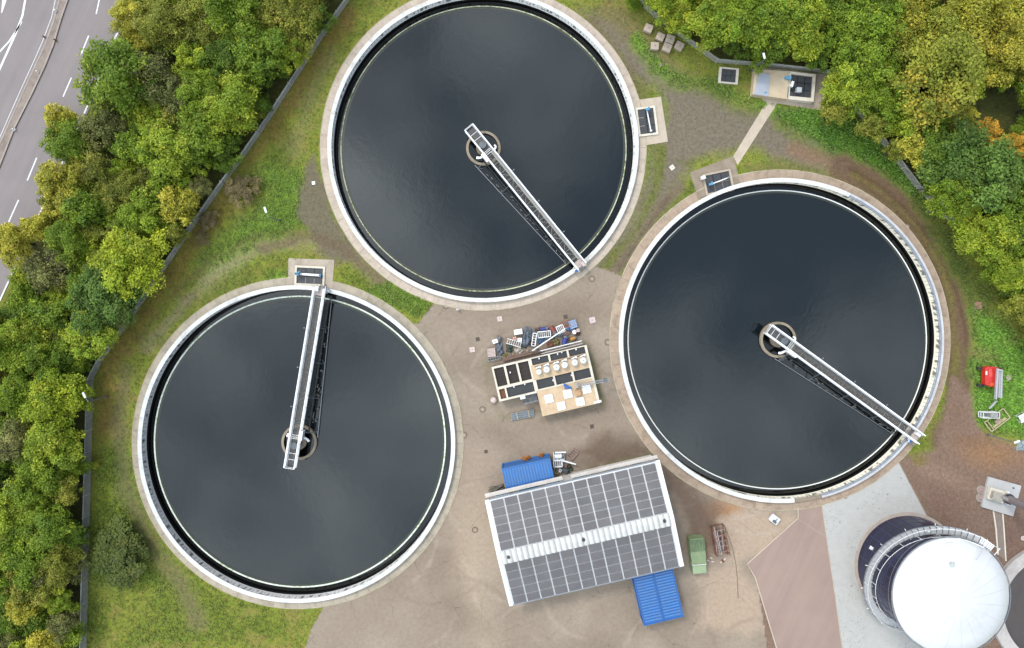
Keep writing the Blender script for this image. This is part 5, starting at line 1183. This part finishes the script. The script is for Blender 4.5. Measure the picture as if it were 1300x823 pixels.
for (a,b,z,wd,mm) in (((1266.3,470),(1263.8,507),1.75,.22,bm),((1268.8,470.5),(1267.4,505),1.6,.2,bm),((1271.2,472),(1270.4,505.5),1.75,.2,bm),((1264.2,482),(1264.4,500),1.2,.15,galvd)):
    A,B=lq(*a,z),lq(*b,z); MB().bar((*A,z),(*B,z),wd,.26).build('boom', mm, t)
A=lq(1265.5,468.8,1.9); B=lq(1273.5,471,1.9); MB().bar((*A,1.85),(*B,1.85),.2,.16).build('boom_head', bm, t)
A=lq(1265,509,1.4); B=lq(1256,519,1.2); MB().bar((*A,1.35),(*B,1.15),.14,.14).bar((A[0]+.22,A[1],1.3),(B[0]+.22,B[1],1.1),.06,.06).build('jib', bm, t)
A=lq(1258,527,.9); bk=MB()
for z in (.25,.7,1.2):
    bk.bar((A[0]-1.15,A[1]-.36,z),(A[0]+.9,A[1]-.36,z),.05,.05).bar((A[0]-1.15,A[1]+.36,z),(A[0]+.9,A[1]+.36,z),.05,.05).bar((A[0]-1.15,A[1]-.36,z),(A[0]-1.15,A[1]+.36,z),.05,.05).bar((A[0]+.9,A[1]-.36,z),(A[0]+.9,A[1]+.36,z),.05,.05)
for x_ in (-1.15,-.6,-.1,.4,.9): 
    for y_ in (-.36,.36): bk.bar((A[0]+x_,A[1]+y_,.2),(A[0]+x_,A[1]+y_,1.2),.05,.05)
bk.build('basket_rail', white, t); MB().box(A[0]-1.15,A[0]+.9,A[1]-.36,A[1]+.36,.14,.2).build('basket_floor', galv, t)
MB().box(A[0]-.1,A[0]+.8,A[1]-.3,A[1]+.32,.2,1.1).build('control_panel', M('grey_panel_box',(168,170,168),.6), t, bevel=.04)
t = prop('timber_lattice',1266,533.5,37,'pale yellow timber frame lying in the grass below the lift basket','timber frame',z=.3)
for (a,b) in (((-1.5,-.75),(1.5,-.75)),((-1.5,.75),(-.6,.75)),((-1.5,-.75),(-1.5,.75)),((1.5,-.75),(1.5,.75)),((-1.1,-.75),(-1.1,.75)),((.6,.75),(1.5,.75))): MB().bar((*a,.3),(*b,.3),.11,.12).build('rail', wood, t)
MB().box(-.9,1.1,-.65,-.35,.05,.22).build('board', wood, t); MB().obox(.0,-.1,.2,.8,.45,.25,.2).build('broken_panel', rustp, t); MB().obox(.6,.3,.15,.7,.3,.2,-.3).build('plank', brownwood, t)
t = prop('white_crate',1297.5,530,28,'white crate in the grass at the right edge beside the lift','crate',z=.4); crate(t,1.0,.9,.7,white,4)
t = prop('timber_board',1299,536,10,'flat pale board leaning by the white crate at the right edge','board',z=.1); MB().box(-.5,.5,-.12,.12,.02,.1).build('board', wood, t); MB().box(-.3,-.2,-.3,.3,.1,.14).build('batten', wood, t)
t = prop('tarpaulin',1298,566,0,'grey-blue tarpaulin at the right edge under the lamp head','tarpaulin',z=.2); heap(t,1.2,1.4,.4,M('grey_blue_cover',(150,165,170),.6),92)
# ---------------------------------------------------------------- fences
fpost = M('fence_post_grey',(225,228,224),.5,.3,var=.1)
def fence(pts, h, label, step=2.6):
    W = [Vector(P(x,y)) for x,y in pts]; T = thing('perimeter_fence', W[0].x, W[0].y, 0, label, 'fence'); o0 = W[0]
    wire = M('fence_mesh_grey',(196,196,188),.6,.1,var=.15,scale=1.5,k=.6)
    for a_, b_ in zip(W[:-1], W[1:]):
        a_, b_ = a_-o0, b_-o0; L = (b_-a_).length; d = (b_-a_)/L; n = max(1, int(L/.11)); mb = MB(); nn = Vector((-d.y,d.x))*.016
        for i in range(n):
            p = a_ + d*(L*(i+.5)/n); e = d*.012
            mb.add([(p.x-e.x,p.y-e.y,.05),(p.x+e.x,p.y+e.y,.05),(p.x+e.x,p.y+e.y,h),(p.x-e.x,p.y-e.y,h)],[(0,1,2,3)])
        z = .1
        while z <= h+.01: mb.bar((*(a_+nn),z),(*(b_+nn),z),.028,.028); z += .17
        mb.build('mesh_panel', wire, T)
        wb = MB()
        for k in range(3): e = Vector((d.y,-d.x))*(.12+.1*k)*FS; wb.bar((*(a_+e),h+.12+.1*k),(*(b_+e),h+.12+.1*k),.02,.02)
        wb.build('barbed_wire', fpost, T)
        k = max(1, round(L/step))
        for i in range(k):
            p = a_ + d*(L*i/k); e = Vector((d.y,-d.x))*.42*FS
            MB().bar((p.x,p.y,0),(p.x,p.y,h+.05),.09,.09).bar((p.x,p.y,h),(p.x+e.x,p.y+e.y,h+.40),.07,.07).build('post', fpost, T)
FS = -1
fence(FENCE_L, 1.6, 'long grey mesh fence between the roadside trees and the grass, left')
FS = 1
fence(FENCE_R, 1.6, 'grey mesh fence along the wood at the upper right, partly hidden by foliage')
# ---------------------------------------------------------------- trees: lobed crowns of many small leaves on limbs
def leaf_mat(name, c1, c2, c3, k=.75):
    m = bpy.data.materials.new(name); nt = nodes_of(m); out = N(nt,'ShaderNodeOutputMaterial'); b = N(nt,'ShaderNodeBsdfPrincipled')
    at = N(nt,'ShaderNodeAttribute', attribute_name='tint'); oi = N(nt,'ShaderNodeObjectInfo')
    s = N(nt,'ShaderNodeSeparateColor'); nt.links.new(at.outputs['Color'], s.inputs[0])
    f = mathn(nt,'ADD', s.outputs[0], mathn(nt,'MULTIPLY', mathn(nt,'SUBTRACT', oi.outputs['Random'], .5), .35), True)
    col = mixc(nt, f, alb(*c1,k=k), alb(*c2,k=k)); col = mixc(nt, maprange(nt, s.outputs[1], .72, .95, 0, .8), col, alb(*c3,k=k))
    v = maprange(nt, s.outputs[2], 0, 1, .5, 1.45); sc_ = N(nt,'ShaderNodeVectorMath',operation='SCALE'); nt.links.new(col, sc_.inputs[0]); nt.links.new(v, sc_.inputs['Scale'])
    nt.links.new(sc_.outputs[0], b.inputs['Base Color']); b.inputs['Roughness'].default_value = .6; b.inputs['Specular IOR Level'].default_value = .25
    tr = N(nt,'ShaderNodeBsdfTranslucent'); nt.links.new(sc_.outputs[0], tr.inputs['Color'])
    mx = N(nt,'ShaderNodeMixShader'); mx.inputs[0].default_value = .3; nt.links.new(b.outputs[0], mx.inputs[1]); nt.links.new(tr.outputs[0], mx.inputs[2])
    nt.links.new(mx.outputs[0], out.inputs[0]); return m
LM = dict(
 mottled=leaf_mat('mottled_autumn_leaves',(104,122,42),(170,170,62),(218,182,72)),
 green=leaf_mat('green_leaves',(88,116,30),(146,168,46),(178,182,56)),
 dense=leaf_mat('deep_green_leaves',(72,100,28),(116,140,40),(142,156,50)),
 yellowgreen=leaf_mat('yellow_green_leaves',(106,136,34),(176,188,56),(214,204,70)),
 bright=leaf_mat('bright_yellow_green_leaves',(116,142,32),(188,198,54),(215,208,70)),
 yellow=leaf_mat('autumn_yellow_leaves',(134,136,42),(206,198,74),(232,206,78)),
 orange=leaf_mat('autumn_orange_leaves',(176,140,44),(236,192,74),(240,160,60)),
 darkbush=leaf_mat('dark_bush_leaves',(60,74,30),(96,108,44),(120,120,54)), bluegreen=leaf_mat('blue_green_leaves',(70,98,38),(116,144,60),(136,156,66)),
 olive=leaf_mat('olive_leaves',(104,114,38),(156,158,60),(180,165,74)),
 sparse=leaf_mat('greyish_sparse_leaves',(100,106,54),(146,148,84),(160,148,80)),
 brown=leaf_mat('brown_bush_leaves',(100,88,56),(150,134,92),(140,132,70)))
bark = M('tree_bark',(92,82,68),.95,var=.3,scale=4)
twigm = M('pale_twigs',(128,116,98),.95,var=.3,scale=4)
def crown_mesh(name, seed, nlobe, leaves, leaf, spread=.62, lobe=(.26,.44), flat=.75, twig=0):
    """unit crown: radius about 1, from z = .18 to 1 of the tree height"""
    g = np.random.default_rng(seed)
    d = g.normal(size=(nlobe,3)); d[:,2] = np.abs(d[:,2])*1.0 - .25; d /= np.linalg.norm(d,axis=1)[:,None]
    rad = spread*g.uniform(.45,1.22,nlobe); c = d*rad[:,None]; lr = g.uniform(*lobe,nlobe)
    c[0] = (0,0,.2); lr[0] = lobe[1]*1.15
    wts = lr**2; which = g.choice(nlobe, leaves, p=wts/wts.sum())
    n = g.normal(size=(leaves,3)); n[:,2] += .35; n /= np.linalg.norm(n,axis=1)[:,None]
    # sub-clumps: pull the leaf directions of a lobe towards a few sprays
    sp = g.normal(size=(nlobe,15,3)); sp[...,2] += .45; sp /= np.linalg.norm(sp,axis=2)[...,None]; pick = g.integers(0,15,leaves)
    n = n*.42 + sp[which,pick]*.85; ln = np.linalg.norm(n,axis=1)[:,None]; n /= ln
    rr = lr[which]*(1 - g.random(leaves)**2.2*.5)*(.62+.75*np.clip(ln[:,0]-.5,0,.9))*(1+np.maximum(g.normal(size=leaves),0)*.10)
    p = c[which] + n*rr[:,None]*np.array([1,1,flat])
    up = n*.55 + g.normal(size=(leaves,3))*.55 + np.array([0,0,.55]); up /= np.linalg.norm(up,axis=1)[:,None]
    a = np.cross(up, g.normal(size=(leaves,3))); a /= np.linalg.norm(a,axis=1)[:,None]; b = np.cross(up,a)
    s = leaf*g.uniform(.6,1.35,leaves)[:,None]
    P4 = np.stack([p - a*s, p + b*s*.62 , p + a*s, p - b*s*.62], 1)
    P4[...,2] = P4[...,2]*.5 + .56                        # height in units of the tree height
    lt = g.uniform(0,1,nlobe)[which]*.55 + sp[which,pick,0]*.12 + g.uniform(0,.45,leaves)
    hi = g.random(nlobe)[which]*.6+g.random(leaves)*.4; br = g.uniform(0,1,leaves)*.6 + g.random(nlobe)[which]*.4
    col = np.repeat(np.stack([np.clip(lt,0,1),hi,br,np.ones(leaves)],1), 4, axis=0)
    V = P4.reshape(-1,3); nq = leaves
    me = bpy.data.meshes.new(name); me.vertices.add(len(V)); me.vertices.foreach_set('co', V.astype(np.float32).ravel())
    me.loops.add(nq*4); me.loops.foreach_set('vertex_index', np.arange(nq*4,dtype=np.int32))
    me.polygons.add(nq); me.polygons.foreach_set('loop_start', np.arange(0,nq*4,4,dtype=np.int32)); me.polygons.foreach_set('loop_total', np.full(nq,4,np.int32))
    me.update(calc_edges=True)
    ca = me.color_attributes.new('tint','FLOAT_COLOR','POINT'); ca.data.foreach_set('color', col.astype(np.float32).ravel())
    me.materials.append(LM['green'])
    return me, c, lr
def trunk_mesh(name, cs, seed, twig=0):
    g = random.Random(seed); mb = MB()
    mb.tube((0,0,-.01),(.01,.01,.22),.07,8,0,.055).tube((.01,.01,.22),(.0,.02,.55),.055,8,0,.03).tube((0,.02,.55),(.02,0,.8),.03,6,0,.01)
    for c in list(cs)[:14]:
        z0 = g.uniform(.2,.5); e = (c[0]*.95, c[1]*.95, c[2]*.48+.56); m_ = ((c[0]*.4), (c[1]*.4), (z0+e[2])/2+.02)
        mb.tube((0,0,z0),m_,.03,6,0,.02).tube(m_,e,.02,6,0,.006)
    for i in range(twig):
        c = cs[g.randrange(len(cs))]; a = g.uniform(0,6.28); r_ = g.uniform(.15,.5); z = c[2]*.5+.56
        mb.tube((c[0]*.5,c[1]*.5,z-.08),(c[0]+r_*math.cos(a)*.6,c[1]+r_*math.sin(a)*.6,z+g.uniform(-.02,.16)),.009,4,0,.004)
    me = bpy.data.meshes.new(name); me.from_pydata(mb.v,[],mb.f); me.materials.append(bark); me.update(); return me
VAR = {}
def variants(key, cnt, **kw):
    tw = kw.pop('twig',0); VAR[key] = []
    for i in range(cnt):
        me, cs, lr = crown_mesh('crown', hash_(key)+i*17, **kw); VAR[key].append((me, trunk_mesh('trunk', cs, i+3, tw)))
def hash_(s): return sum(ord(c)*(i+3) for i,c in enumerate(s))
variants('broad', 6, nlobe=48, leaves=14000, leaf=.034, lobe=(.13,.34), spread=.74)
variants('small', 5, nlobe=28, leaves=6500, leaf=.048, lobe=(.16,.38), spread=.68)
variants('spray', 3, nlobe=34, leaves=8000, leaf=.036, lobe=(.14,.26), spread=.72)
variants('sparse', 3, nlobe=26, leaves=3600, leaf=.034, lobe=(.18,.34), spread=.66, twig=110)
variants('bush', 2, nlobe=34, leaves=15000, leaf=.040, lobe=(.2,.32), spread=.66)
COUNT = [0]
def tree(px_, py_, rpx, sp, label, form='broad', h=None, kind='tree', group=None, name=None, lean=0):
    r_ = rpx*(H-5)/F; h = h or (2.6 + 1.35*r_ + random.uniform(-.4,.6)); 
    x, y = P(px_, py_, h*.62); COUNT[0] += 1
    nm = name or dict(darkbush='round_bush',mottled='autumn_tree',green='broadleaf_tree',dense='broadleaf_tree',yellowgreen='broadleaf_tree',bright='field_maple',yellow='autumn_tree',orange='autumn_tree',bluegreen='willow_tree',olive='broadleaf_tree',sparse='thin_tree',brown='brown_bush')[sp]
    T = thing(nm, x, y, random.uniform(0,6.28), label, kind, group or 'trees of the surrounding wood')
    me, tm = random.choice(VAR[form]); 
    c = bpy.data.objects.new('crown', me); COL.objects.link(c); c.parent = T; c.scale = (r_*1.27, r_*1.27*random.uniform(.88,1.1), h)
    c.material_slots[0].link = 'OBJECT'; c.material_slots[0].material = LM[sp]
    t_ = bpy.data.objects.new('trunk', tm); COL.objects.link(t_); t_.parent = T; t_.scale = c.scale
    if form == 'sparse': t_.material_slots[0].link = 'OBJECT'; t_.material_slots[0].material = twigm
    return T
# hand-placed trees: (x, y, radius in photo px, species, form, label)
HAND = [
 (163,24,22,'yellow','broad','yellowish tree at the top of the road edge, partly hiding the white edge line'),
 (150,100,43,'green','broad','large fresh green tree bulging over the road edge line, upper left'),
 (77,152,17,'yellow','small','yellow-orange topped small tree reaching over the road lane dash'),
 (88,182,27,'green','broad','mid green tree just below the yellow-orange topped tree at the road'),
 (130,163,25,'sparse','spray','brownish thin tree right of the yellow-orange topped tree'),
 (249,78,25,'bright','spray','vivid lime yellow tree in the upper middle of the left wood'),
 (204,30,30,'olive','broad','olive tree near the top edge, right of the yellowish roadside tree'),
 (255,22,30,'olive','broad','olive green tree at the top edge above the vivid lime tree'),
 (300,18,34,'green','broad','green tree at the top edge left of the fence corner trees'),
 (325,68,35,'green','broad','large bright green tree beside the fence, left of the top clarifier'),
 (288,78,28,'dense','broad','deep green tree between the vivid lime tree and the large fence tree'),
 (378,16,28,'olive','broad','olive tree overhanging the upper end of the left fence'),
 (352,22,26,'olive','small','small olive tree at the top edge between two larger ones'),
 (378,56,20,'olive','sparse','thin olive tree over the fence near its upper end'),
 (296,130,32,'yellowgreen','broad','yellow-green tree beside the fence, below the large bright green one'),
 (262,118,28,'green','broad','green tree left of the yellow-green fence tree'),
 (188,146,18,'yellowgreen','small','small lime topped tree amid darker shrubs, left wood'),
 (195,95,34,'sparse','sparse','bare greyish tree right of the large fresh green roadside tree'),
 (225,118,24,'sparse','spray','greyish green tree between the bare tree and the green fence trees'),
 (215,188,32,'yellowgreen','broad','yellow-green tree in the centre of the upper left wood'),
 (255,175,30,'green','small','green tree right of the central yellow-green tree, near the fence'),
 (274,166,22,'yellowgreen','small','light green tree touching the fence beside the brown bush'),
 (170,185,26,'green','small','green tree left of the central yellow-green tree'),
 (82,232,28,'yellow','broad','golden tree at the road edge below the mid green roadside tree'),
 (112,262,26,'green','small','green tree right below the golden roadside tree'),
 (125,212,26,'olive','sparse','thin olive tree right of the golden roadside tree'),
 (18,308,26,'yellow','broad','bright golden tree at the left edge where the road vanishes'),
 (52,290,20,'yellow','small','small golden tree right of the bright golden one at the left edge'),
 (92,306,26,'green','broad','fresh green tree right of the golden trees, left wood middle'),
 (56,342,28,'sparse','sparse','greyish bare topped tree left of the dark green round tree'),
 (167,328,36,'bright','broad','large bright yellow-green tree touching the fence in the middle of the left wood'),
 (175,280,26,'green','broad','bluish green tree just above the large bright yellow-green tree'),
 (228,262,24,'yellow','small','yellow tree beside the fence above the bright yellow-green tree'),
 (200,245,26,'green','small','green tree left of the yellow tree beside the fence'),
 (150,245,26,'olive','broad','olive tree in the middle of the left wood above the bluish green tree'),
 (130,380,38,'bluegreen','broad','large dark blue-green round tree in the left wood'),
 (33,377,18,'green','small','small light green tree at the left edge below the greyish tree'),
 (112,424,30,'yellowgreen','broad','yellow-green tree below the dark blue-green one'),
 (68,402,24,'green','small','green tree left of the dark blue-green tree'),
 (24,436,34,'yellowgreen','broad','yellow-green tree at the left edge, mid height'),
 (62,455,26,'green','broad','green tree right of the yellow-green tree at the left edge'),
 (66,505,31,'bright','broad','bright yellow-green tree nearest the lamp post at the fence'),
 (20,500,26,'green','broad','green tree at the left edge, left of the bright tree by the lamp post'),
 (70,560,32,'yellowgreen','broad','lime green tree directly below the bright tree by the lamp post'),
 (22,562,28,'sparse','sparse','thin greyish tree at the left edge above the lowest woods'),
 (46,612,28,'green','broad','green tree in the lower left wood below the thin greyish tree'),
 (86,622,18,'olive','small','small olive tree beside the lower fence'),
 (20,652,28,'yellowgreen','broad','yellow-green tree at the left edge, lower left wood'),
 (66,668,28,'green','broad','fresh green tree beside the lower fence, left of the round bush'),
 (30,708,30,'green','broad','green tree at the left edge opposite the round bush'),
 (76,716,22,'olive','broad','olive tree against the lower fence opposite the round bush'),
 (850,4,24,'yellowgreen','broad','yellow-green tree at the top edge above the concrete blocks'),
 (905,28,36,'yellowgreen','broad','large yellow-green tree left of the pump house fence, upper right'),
 (956,30,33,'green','broad','large bright green tree right above the pump house lamp'),
 (1010,28,36,'yellowgreen','broad','yellow-green tree above the pump house roof'),
 (1028,62,20,'yellowgreen','small','small lime tree leaning over the fence at the pump house'),
 (1000,60,12,'green','small','small green tree between the two larger ones over the pump house fence'),
 (1096,80,34,'green','broad','rounded mid green tree right of the pump house'),
 (1105,26,38,'green','broad','mottled green tree at the top edge right of the pump house'),
 (1060,14,22,'dense','small','dark green tree at the top edge above the pump house corner'),
 (1074,118,28,'yellowgreen','broad','light green tree at the right end of the pump house pad'),
 (1060,140,18,'olive','small','low olive shrub by the pump house pad corner'),
 (1150,16,34,'yellow','broad','yellow tree at the top edge, left of the big autumn tree'),
 (1192,100,50,'mottled','broad','big mottled autumn tree with ochre leaves in the middle of the upper right wood'),
 (1160,70,30,'mottled','broad','yellow-green tree on the left shoulder of the big mottled autumn tree'),
 (1200,40,34,'mottled','broad','pale yellow tree above the big mottled autumn tree'),
 (1244,24,42,'yellow','broad','large pale yellow tree at the top edge, upper right'),
 (1276,66,31,'yellow','broad','soft yellow tree by the right edge above the dark hollow'),
 (1130,135,26,'green','broad','green tree left below the big mottled autumn tree'),
 (1105,160,18,'olive','small','small olive shrub at the meadow edge, right wood'),
 (1180,150,24,'green','small','green tree just below the big mottled autumn tree'),
 (1242,212,46,'bluegreen','broad','large round blue-green tree left of the orange autumn trees'),
 (1188,196,28,'dense','broad','deep green tree left of the large round blue-green tree'),
 (1136,192,13,'olive','small','low olive shrub covering the fence bend in the upper right'),
 (1166,238,13,'green','small','low green shrub at the lower end of the visible right fence'),
 (1158,186,22,'yellow','small','small yellow-green shrub over the fence end, upper right'),
 (1150,160,20,'yellowgreen','small','small light green tree above the yellow-green fence shrub'),
 (1246,172,20,'orange','spray','bright orange autumn tree at the top of the blue-green tree'),
 (1288,188,20,'orange','spray','orange autumn tree at the right edge beside the blue-green tree'),
 (1198,252,30,'green','broad','green tree at the track bend, upper right of the right clarifier'),
 (1238,300,34,'yellowgreen','broad','yellow-green tree above the meadow on the right'),
 (1282,286,34,'green','broad','green tree at the right edge beside the yellow-green meadow tree'),
 (1216,296,20,'dense','small','small deep green tree left of the yellow-green meadow tree'),
 (1278,345,28,'yellowgreen','broad','yellow-green tree at the right edge above the meadow corner'),
 (1250,350,18,'green','small','small green shrub at the meadow edge left of the edge tree'),
 (1294,392,22,'olive','small','olive shrub at the right edge, lowest of the right wood'),
 (1292,240,28,'green','small','green tree at the right edge under the orange tree'),
]
HAND = [((x+13 if x < 1275 else x+5) if (x > 1150 and y > 225) else x, y, r_*.86 if (x > 1150 and y > 225) else r_, sp, fm, l) for (x,y,r_,sp,fm,l) in HAND]
for (x,y,r_,sp,fm,l) in HAND: tree(x,y,r_,sp,l,fm)
FOR_L = [(190,-70),(470,-70),(408,30),(336,140),(296,192),(232,284),(170,372),(118,446),(104,485),(102,545),(96,735),(92,880),(-90,880),(-90,480),(0,395),(40,318),(66,262),(86,200),(110,150),(150,70)]
FOR_R = [(780,-70),(812,-4),(848,14),(884,42),(916,68),(1045,80),(1070,108),(1112,150),(1150,190),(1176,232),(1222,290),(1260,350),(1284,400),(1330,480),(1400,520),(1400,-70)]
def pip(x,y,poly): return bool(inpoly(np.array([float(x)]),np.array([float(y)]),poly)[0])
placed = [(x,y,r_) for (x,y,r_,*_) in HAND] + [(1279,134,46)]
DIRS = [('right of',0),('below right of',45),('below',90),('below left of',135),('left of',180),('above left of',225),('above',270),('above right of',315)]
used_l = set()
CW = dict(green='green',dense='deep green',yellowgreen='lime green',yellow='yellowish',olive='olive',sparse='greyish thin',bluegreen='blue-green')
def fill(poly, x0,x1,y0,y1, step, spw):
    for yy in np.arange(y0,y1,step):
        for xx in np.arange(x0,x1,step):
            x = xx + random.uniform(-.42,.42)*step; y = yy + random.uniform(-.42,.42)*step
            if not pip(x,y,poly): continue
            if any(math.hypot(x-a,y-b) < c*.55 + 5 for a,b,c in placed): continue
            sp = random.choices([s for s,_ in spw],[w_ for _,w_ in spw])[0]; r_ = random.uniform(14,21)
            fm = 'sparse' if sp=='sparse' else random.choice(['small','small','spray'])
            inside = -5 < x < 1305 and -5 < y < 828
            best = min(HAND, key=lambda q: math.hypot(q[0]-x,q[1]-y)); a = math.degrees(math.atan2(y-best[1],x-best[0]))%360
            dn = min(DIRS, key=lambda q: min(abs(a-q[1]),360-abs(a-q[1])))[0]
            szw = 'small' if r_ < 18 else 'middling'
            short = best[5]; short = ' '.join(short.split()[:max(5, 16 - len(f'{szw} {CW[sp]} understorey shrub {dn} the'.split())) if inside else 7]).rstrip(',').rstrip()
            for tail in (' at',' the',' in',' of',' over',' by',' below',' above',' right',' left',' beside',' between',' near',' just',' under',' directly',' and',' with',' to',' a',' big mottled autumn',' big mottled',' golden',' bright',' opposite',' large',' round',' dark',' fresh green',' lime',' small',' orange',' partly hiding the',' central',' leaves',' vivid'):
                while short.endswith(tail): short = short[:-len(tail)].rstrip(',')
            l = f"{szw} {CW[sp]} shrub {dn} the {short}"
            if l in used_l: l = f"{'narrow' if r_<18 else 'leafy'} {CW[sp]} understorey shrub {dn} the {short}"
            used_l.add(l)
            if not inside: l = f"{szw} {CW[sp]} tree outside the photo beyond the {short}"
            tree(x,y,r_,sp,l,fm,h=random.uniform(3.2,5.4) if inside else random.uniform(4,7),kind='shrub' if inside else 'tree',name='understorey_shrub' if inside else 'edge_tree',group='shrubs filling the wood' if inside else 'trees beyond the photo')
            placed.append((x,y,r_))
mixl = [('green',6),('dense',2),('olive',3),('yellowgreen',5),('sparse',2),('yellow',1)]
mixr = [('green',5),('dense',4),('yellowgreen',4),('olive',2),('yellow',2)]
fill(FOR_L,-40,470,-35,860,23,mixl); fill(FOR_R,790,1340,-35,540,23,mixr)
# bushes inside the fence
tree(150,706,37,'darkbush','round dark green bush inside the lower left fence corner','bush',h=2.6,kind='bush',group='bushes inside the fence',name='round_bush')
tree(307,240,20,'brown','rounded grey-brown leafless bush against the left fence','spray',h=1.8,kind='bush',group='bushes inside the fence',name='leafless_bush')
tree(265,278,13,'brown','rusty brown bush just below the grey-brown one at the fence','spray',h=1.4,kind='bush',group='bushes inside the fence',name='leafless_bush')
tree(257,300,10,'brown','low brown bush, lowest of the three by the left fence','sparse',h=1.0,kind='bush',group='bushes inside the fence',name='leafless_bush')
tree(121,590,6,'yellow','tiny yellow-leaved sapling in the grass by the left fence','small',h=1.0,kind='sapling',group='bushes inside the fence',name='sapling')
tree(806,2,12,'green','bright green low bush at the top edge right of the top clarifier','bush',h=1.0,kind='bush',group='bushes inside the fence',name='low_bush')
# ---------------------------------------------------------------- grass tufts, broad-leaved weeds: uncountable
cand = rng.uniform([-66,-47],[66,41],(260000,2)); gx = np.clip(((cand[:,0]+76)/.22).astype(int)+6,0,nx-1); gy = np.clip(((cand[:,1]+58)/.22).astype(int)+6,0,ny-1)
gw = grass[gy,gx]; cc = colr[gy,gx]; lush = np.clip((cc[:,1]-cc[:,0]*1.05)*26,0,1)
clear = np.ones(len(cand),bool)
for t,(cx,cy,r) in TANKS.items(): clear &= np.hypot(cand[:,0]-cx,cand[:,1]-cy) > r+APR[t]+.25
slabs = [[(366,328),(425,329),(423,367),(365,366)],[(805,126),(840,122),(849,181),(805,188)],[(875,218),(931,197),(943,240),(884,254)],[(972,133),(987,136),(937,211),(930,199)],[(953,86),(1048,94),(1048,142),(953,128)],[(911,83),(938,85),(936,108),(909,105)]]
for s in slabs: clear &= ~inpoly(cand[:,0],cand[:,1],pxpoly(s))
clear &= ~inpoly(cand[:,0],cand[:,1],pxpoly([(x+6,y) for x,y in ROAD])); clear &= ~inpoly(cand[:,0],cand[:,1],YARD)
prob = np.clip(gw*.34 + lush*.6, 0, 1); sel = clear & (gw > .25) & (rng.random(len(cand)) < prob)
cp = cand[sel]; cc = cc[sel]; lu = lush[sel]; n = len(cp); nb = 4
ang = rng.uniform(0,6.28,(n,nb)); ln = rng.uniform(.07,.16,(n,nb))*(1+.7*lu[:,None]); hh = rng.uniform(.05,.16,(n,nb))*(1+.8*lu[:,None])
dxy = np.stack([np.cos(ang),np.sin(ang)],-1)*ln[...,None]; pr = np.stack([-np.sin(ang),np.cos(ang)],-1)*(.03+.035*lu)[:,None,None]
base = cp[:,None,:]+dxy*.2; V = np.zeros((n,nb,4,3)); V[:,:,0,:2] = base-pr; V[:,:,1,:2] = base+pr; V[:,:,2,:2] = base+dxy+pr*.5; V[:,:,3,:2] = base+dxy-pr*.5
V[:,:,2:,2] = hh[...,None]; V[...,2] += .01; V = V.reshape(-1,3); nq = n*nb
me = bpy.data.meshes.new('grass'); me.vertices.add(len(V)); me.vertices.foreach_set('co',V.astype(np.float32).ravel()); me.loops.add(nq*4); me.loops.foreach_set('vertex_index',np.arange(nq*4,dtype=np.int32))
me.polygons.add(nq); me.polygons.foreach_set('loop_start',np.arange(0,nq*4,4,dtype=np.int32)); me.polygons.foreach_set('loop_total',np.full(nq,4,np.int32)); me.update(calc_edges=True)
tint = cc*rng.uniform(.7,1.45,(n,1))*np.array([1.02,1.03,.9]); col = np.concatenate([np.repeat(tint,nb*4,axis=0),np.ones((nq*4,1))],1)
ca = me.color_attributes.new('blade','FLOAT_COLOR','POINT'); ca.data.foreach_set('color',col.astype(np.float32).ravel())
gm = bpy.data.materials.new('grass_blades'); nt = nodes_of(gm); out = N(nt,'ShaderNodeOutputMaterial'); b = N(nt,'ShaderNodeBsdfPrincipled'); at_ = N(nt,'ShaderNodeAttribute',attribute_name='blade'); nt.links.new(at_.outputs['Color'],b.inputs['Base Color']); b.inputs['Roughness'].default_value=.8; nt.links.new(b.outputs[0],out.inputs[0]); me.materials.append(gm)
o = bpy.data.objects.new('grass', me); COL.objects.link(o); tag(o,'short grass and weeds growing round the clarifiers','grass',kind='stuff')
print('trees', COUNT[0], 'tufts', n)
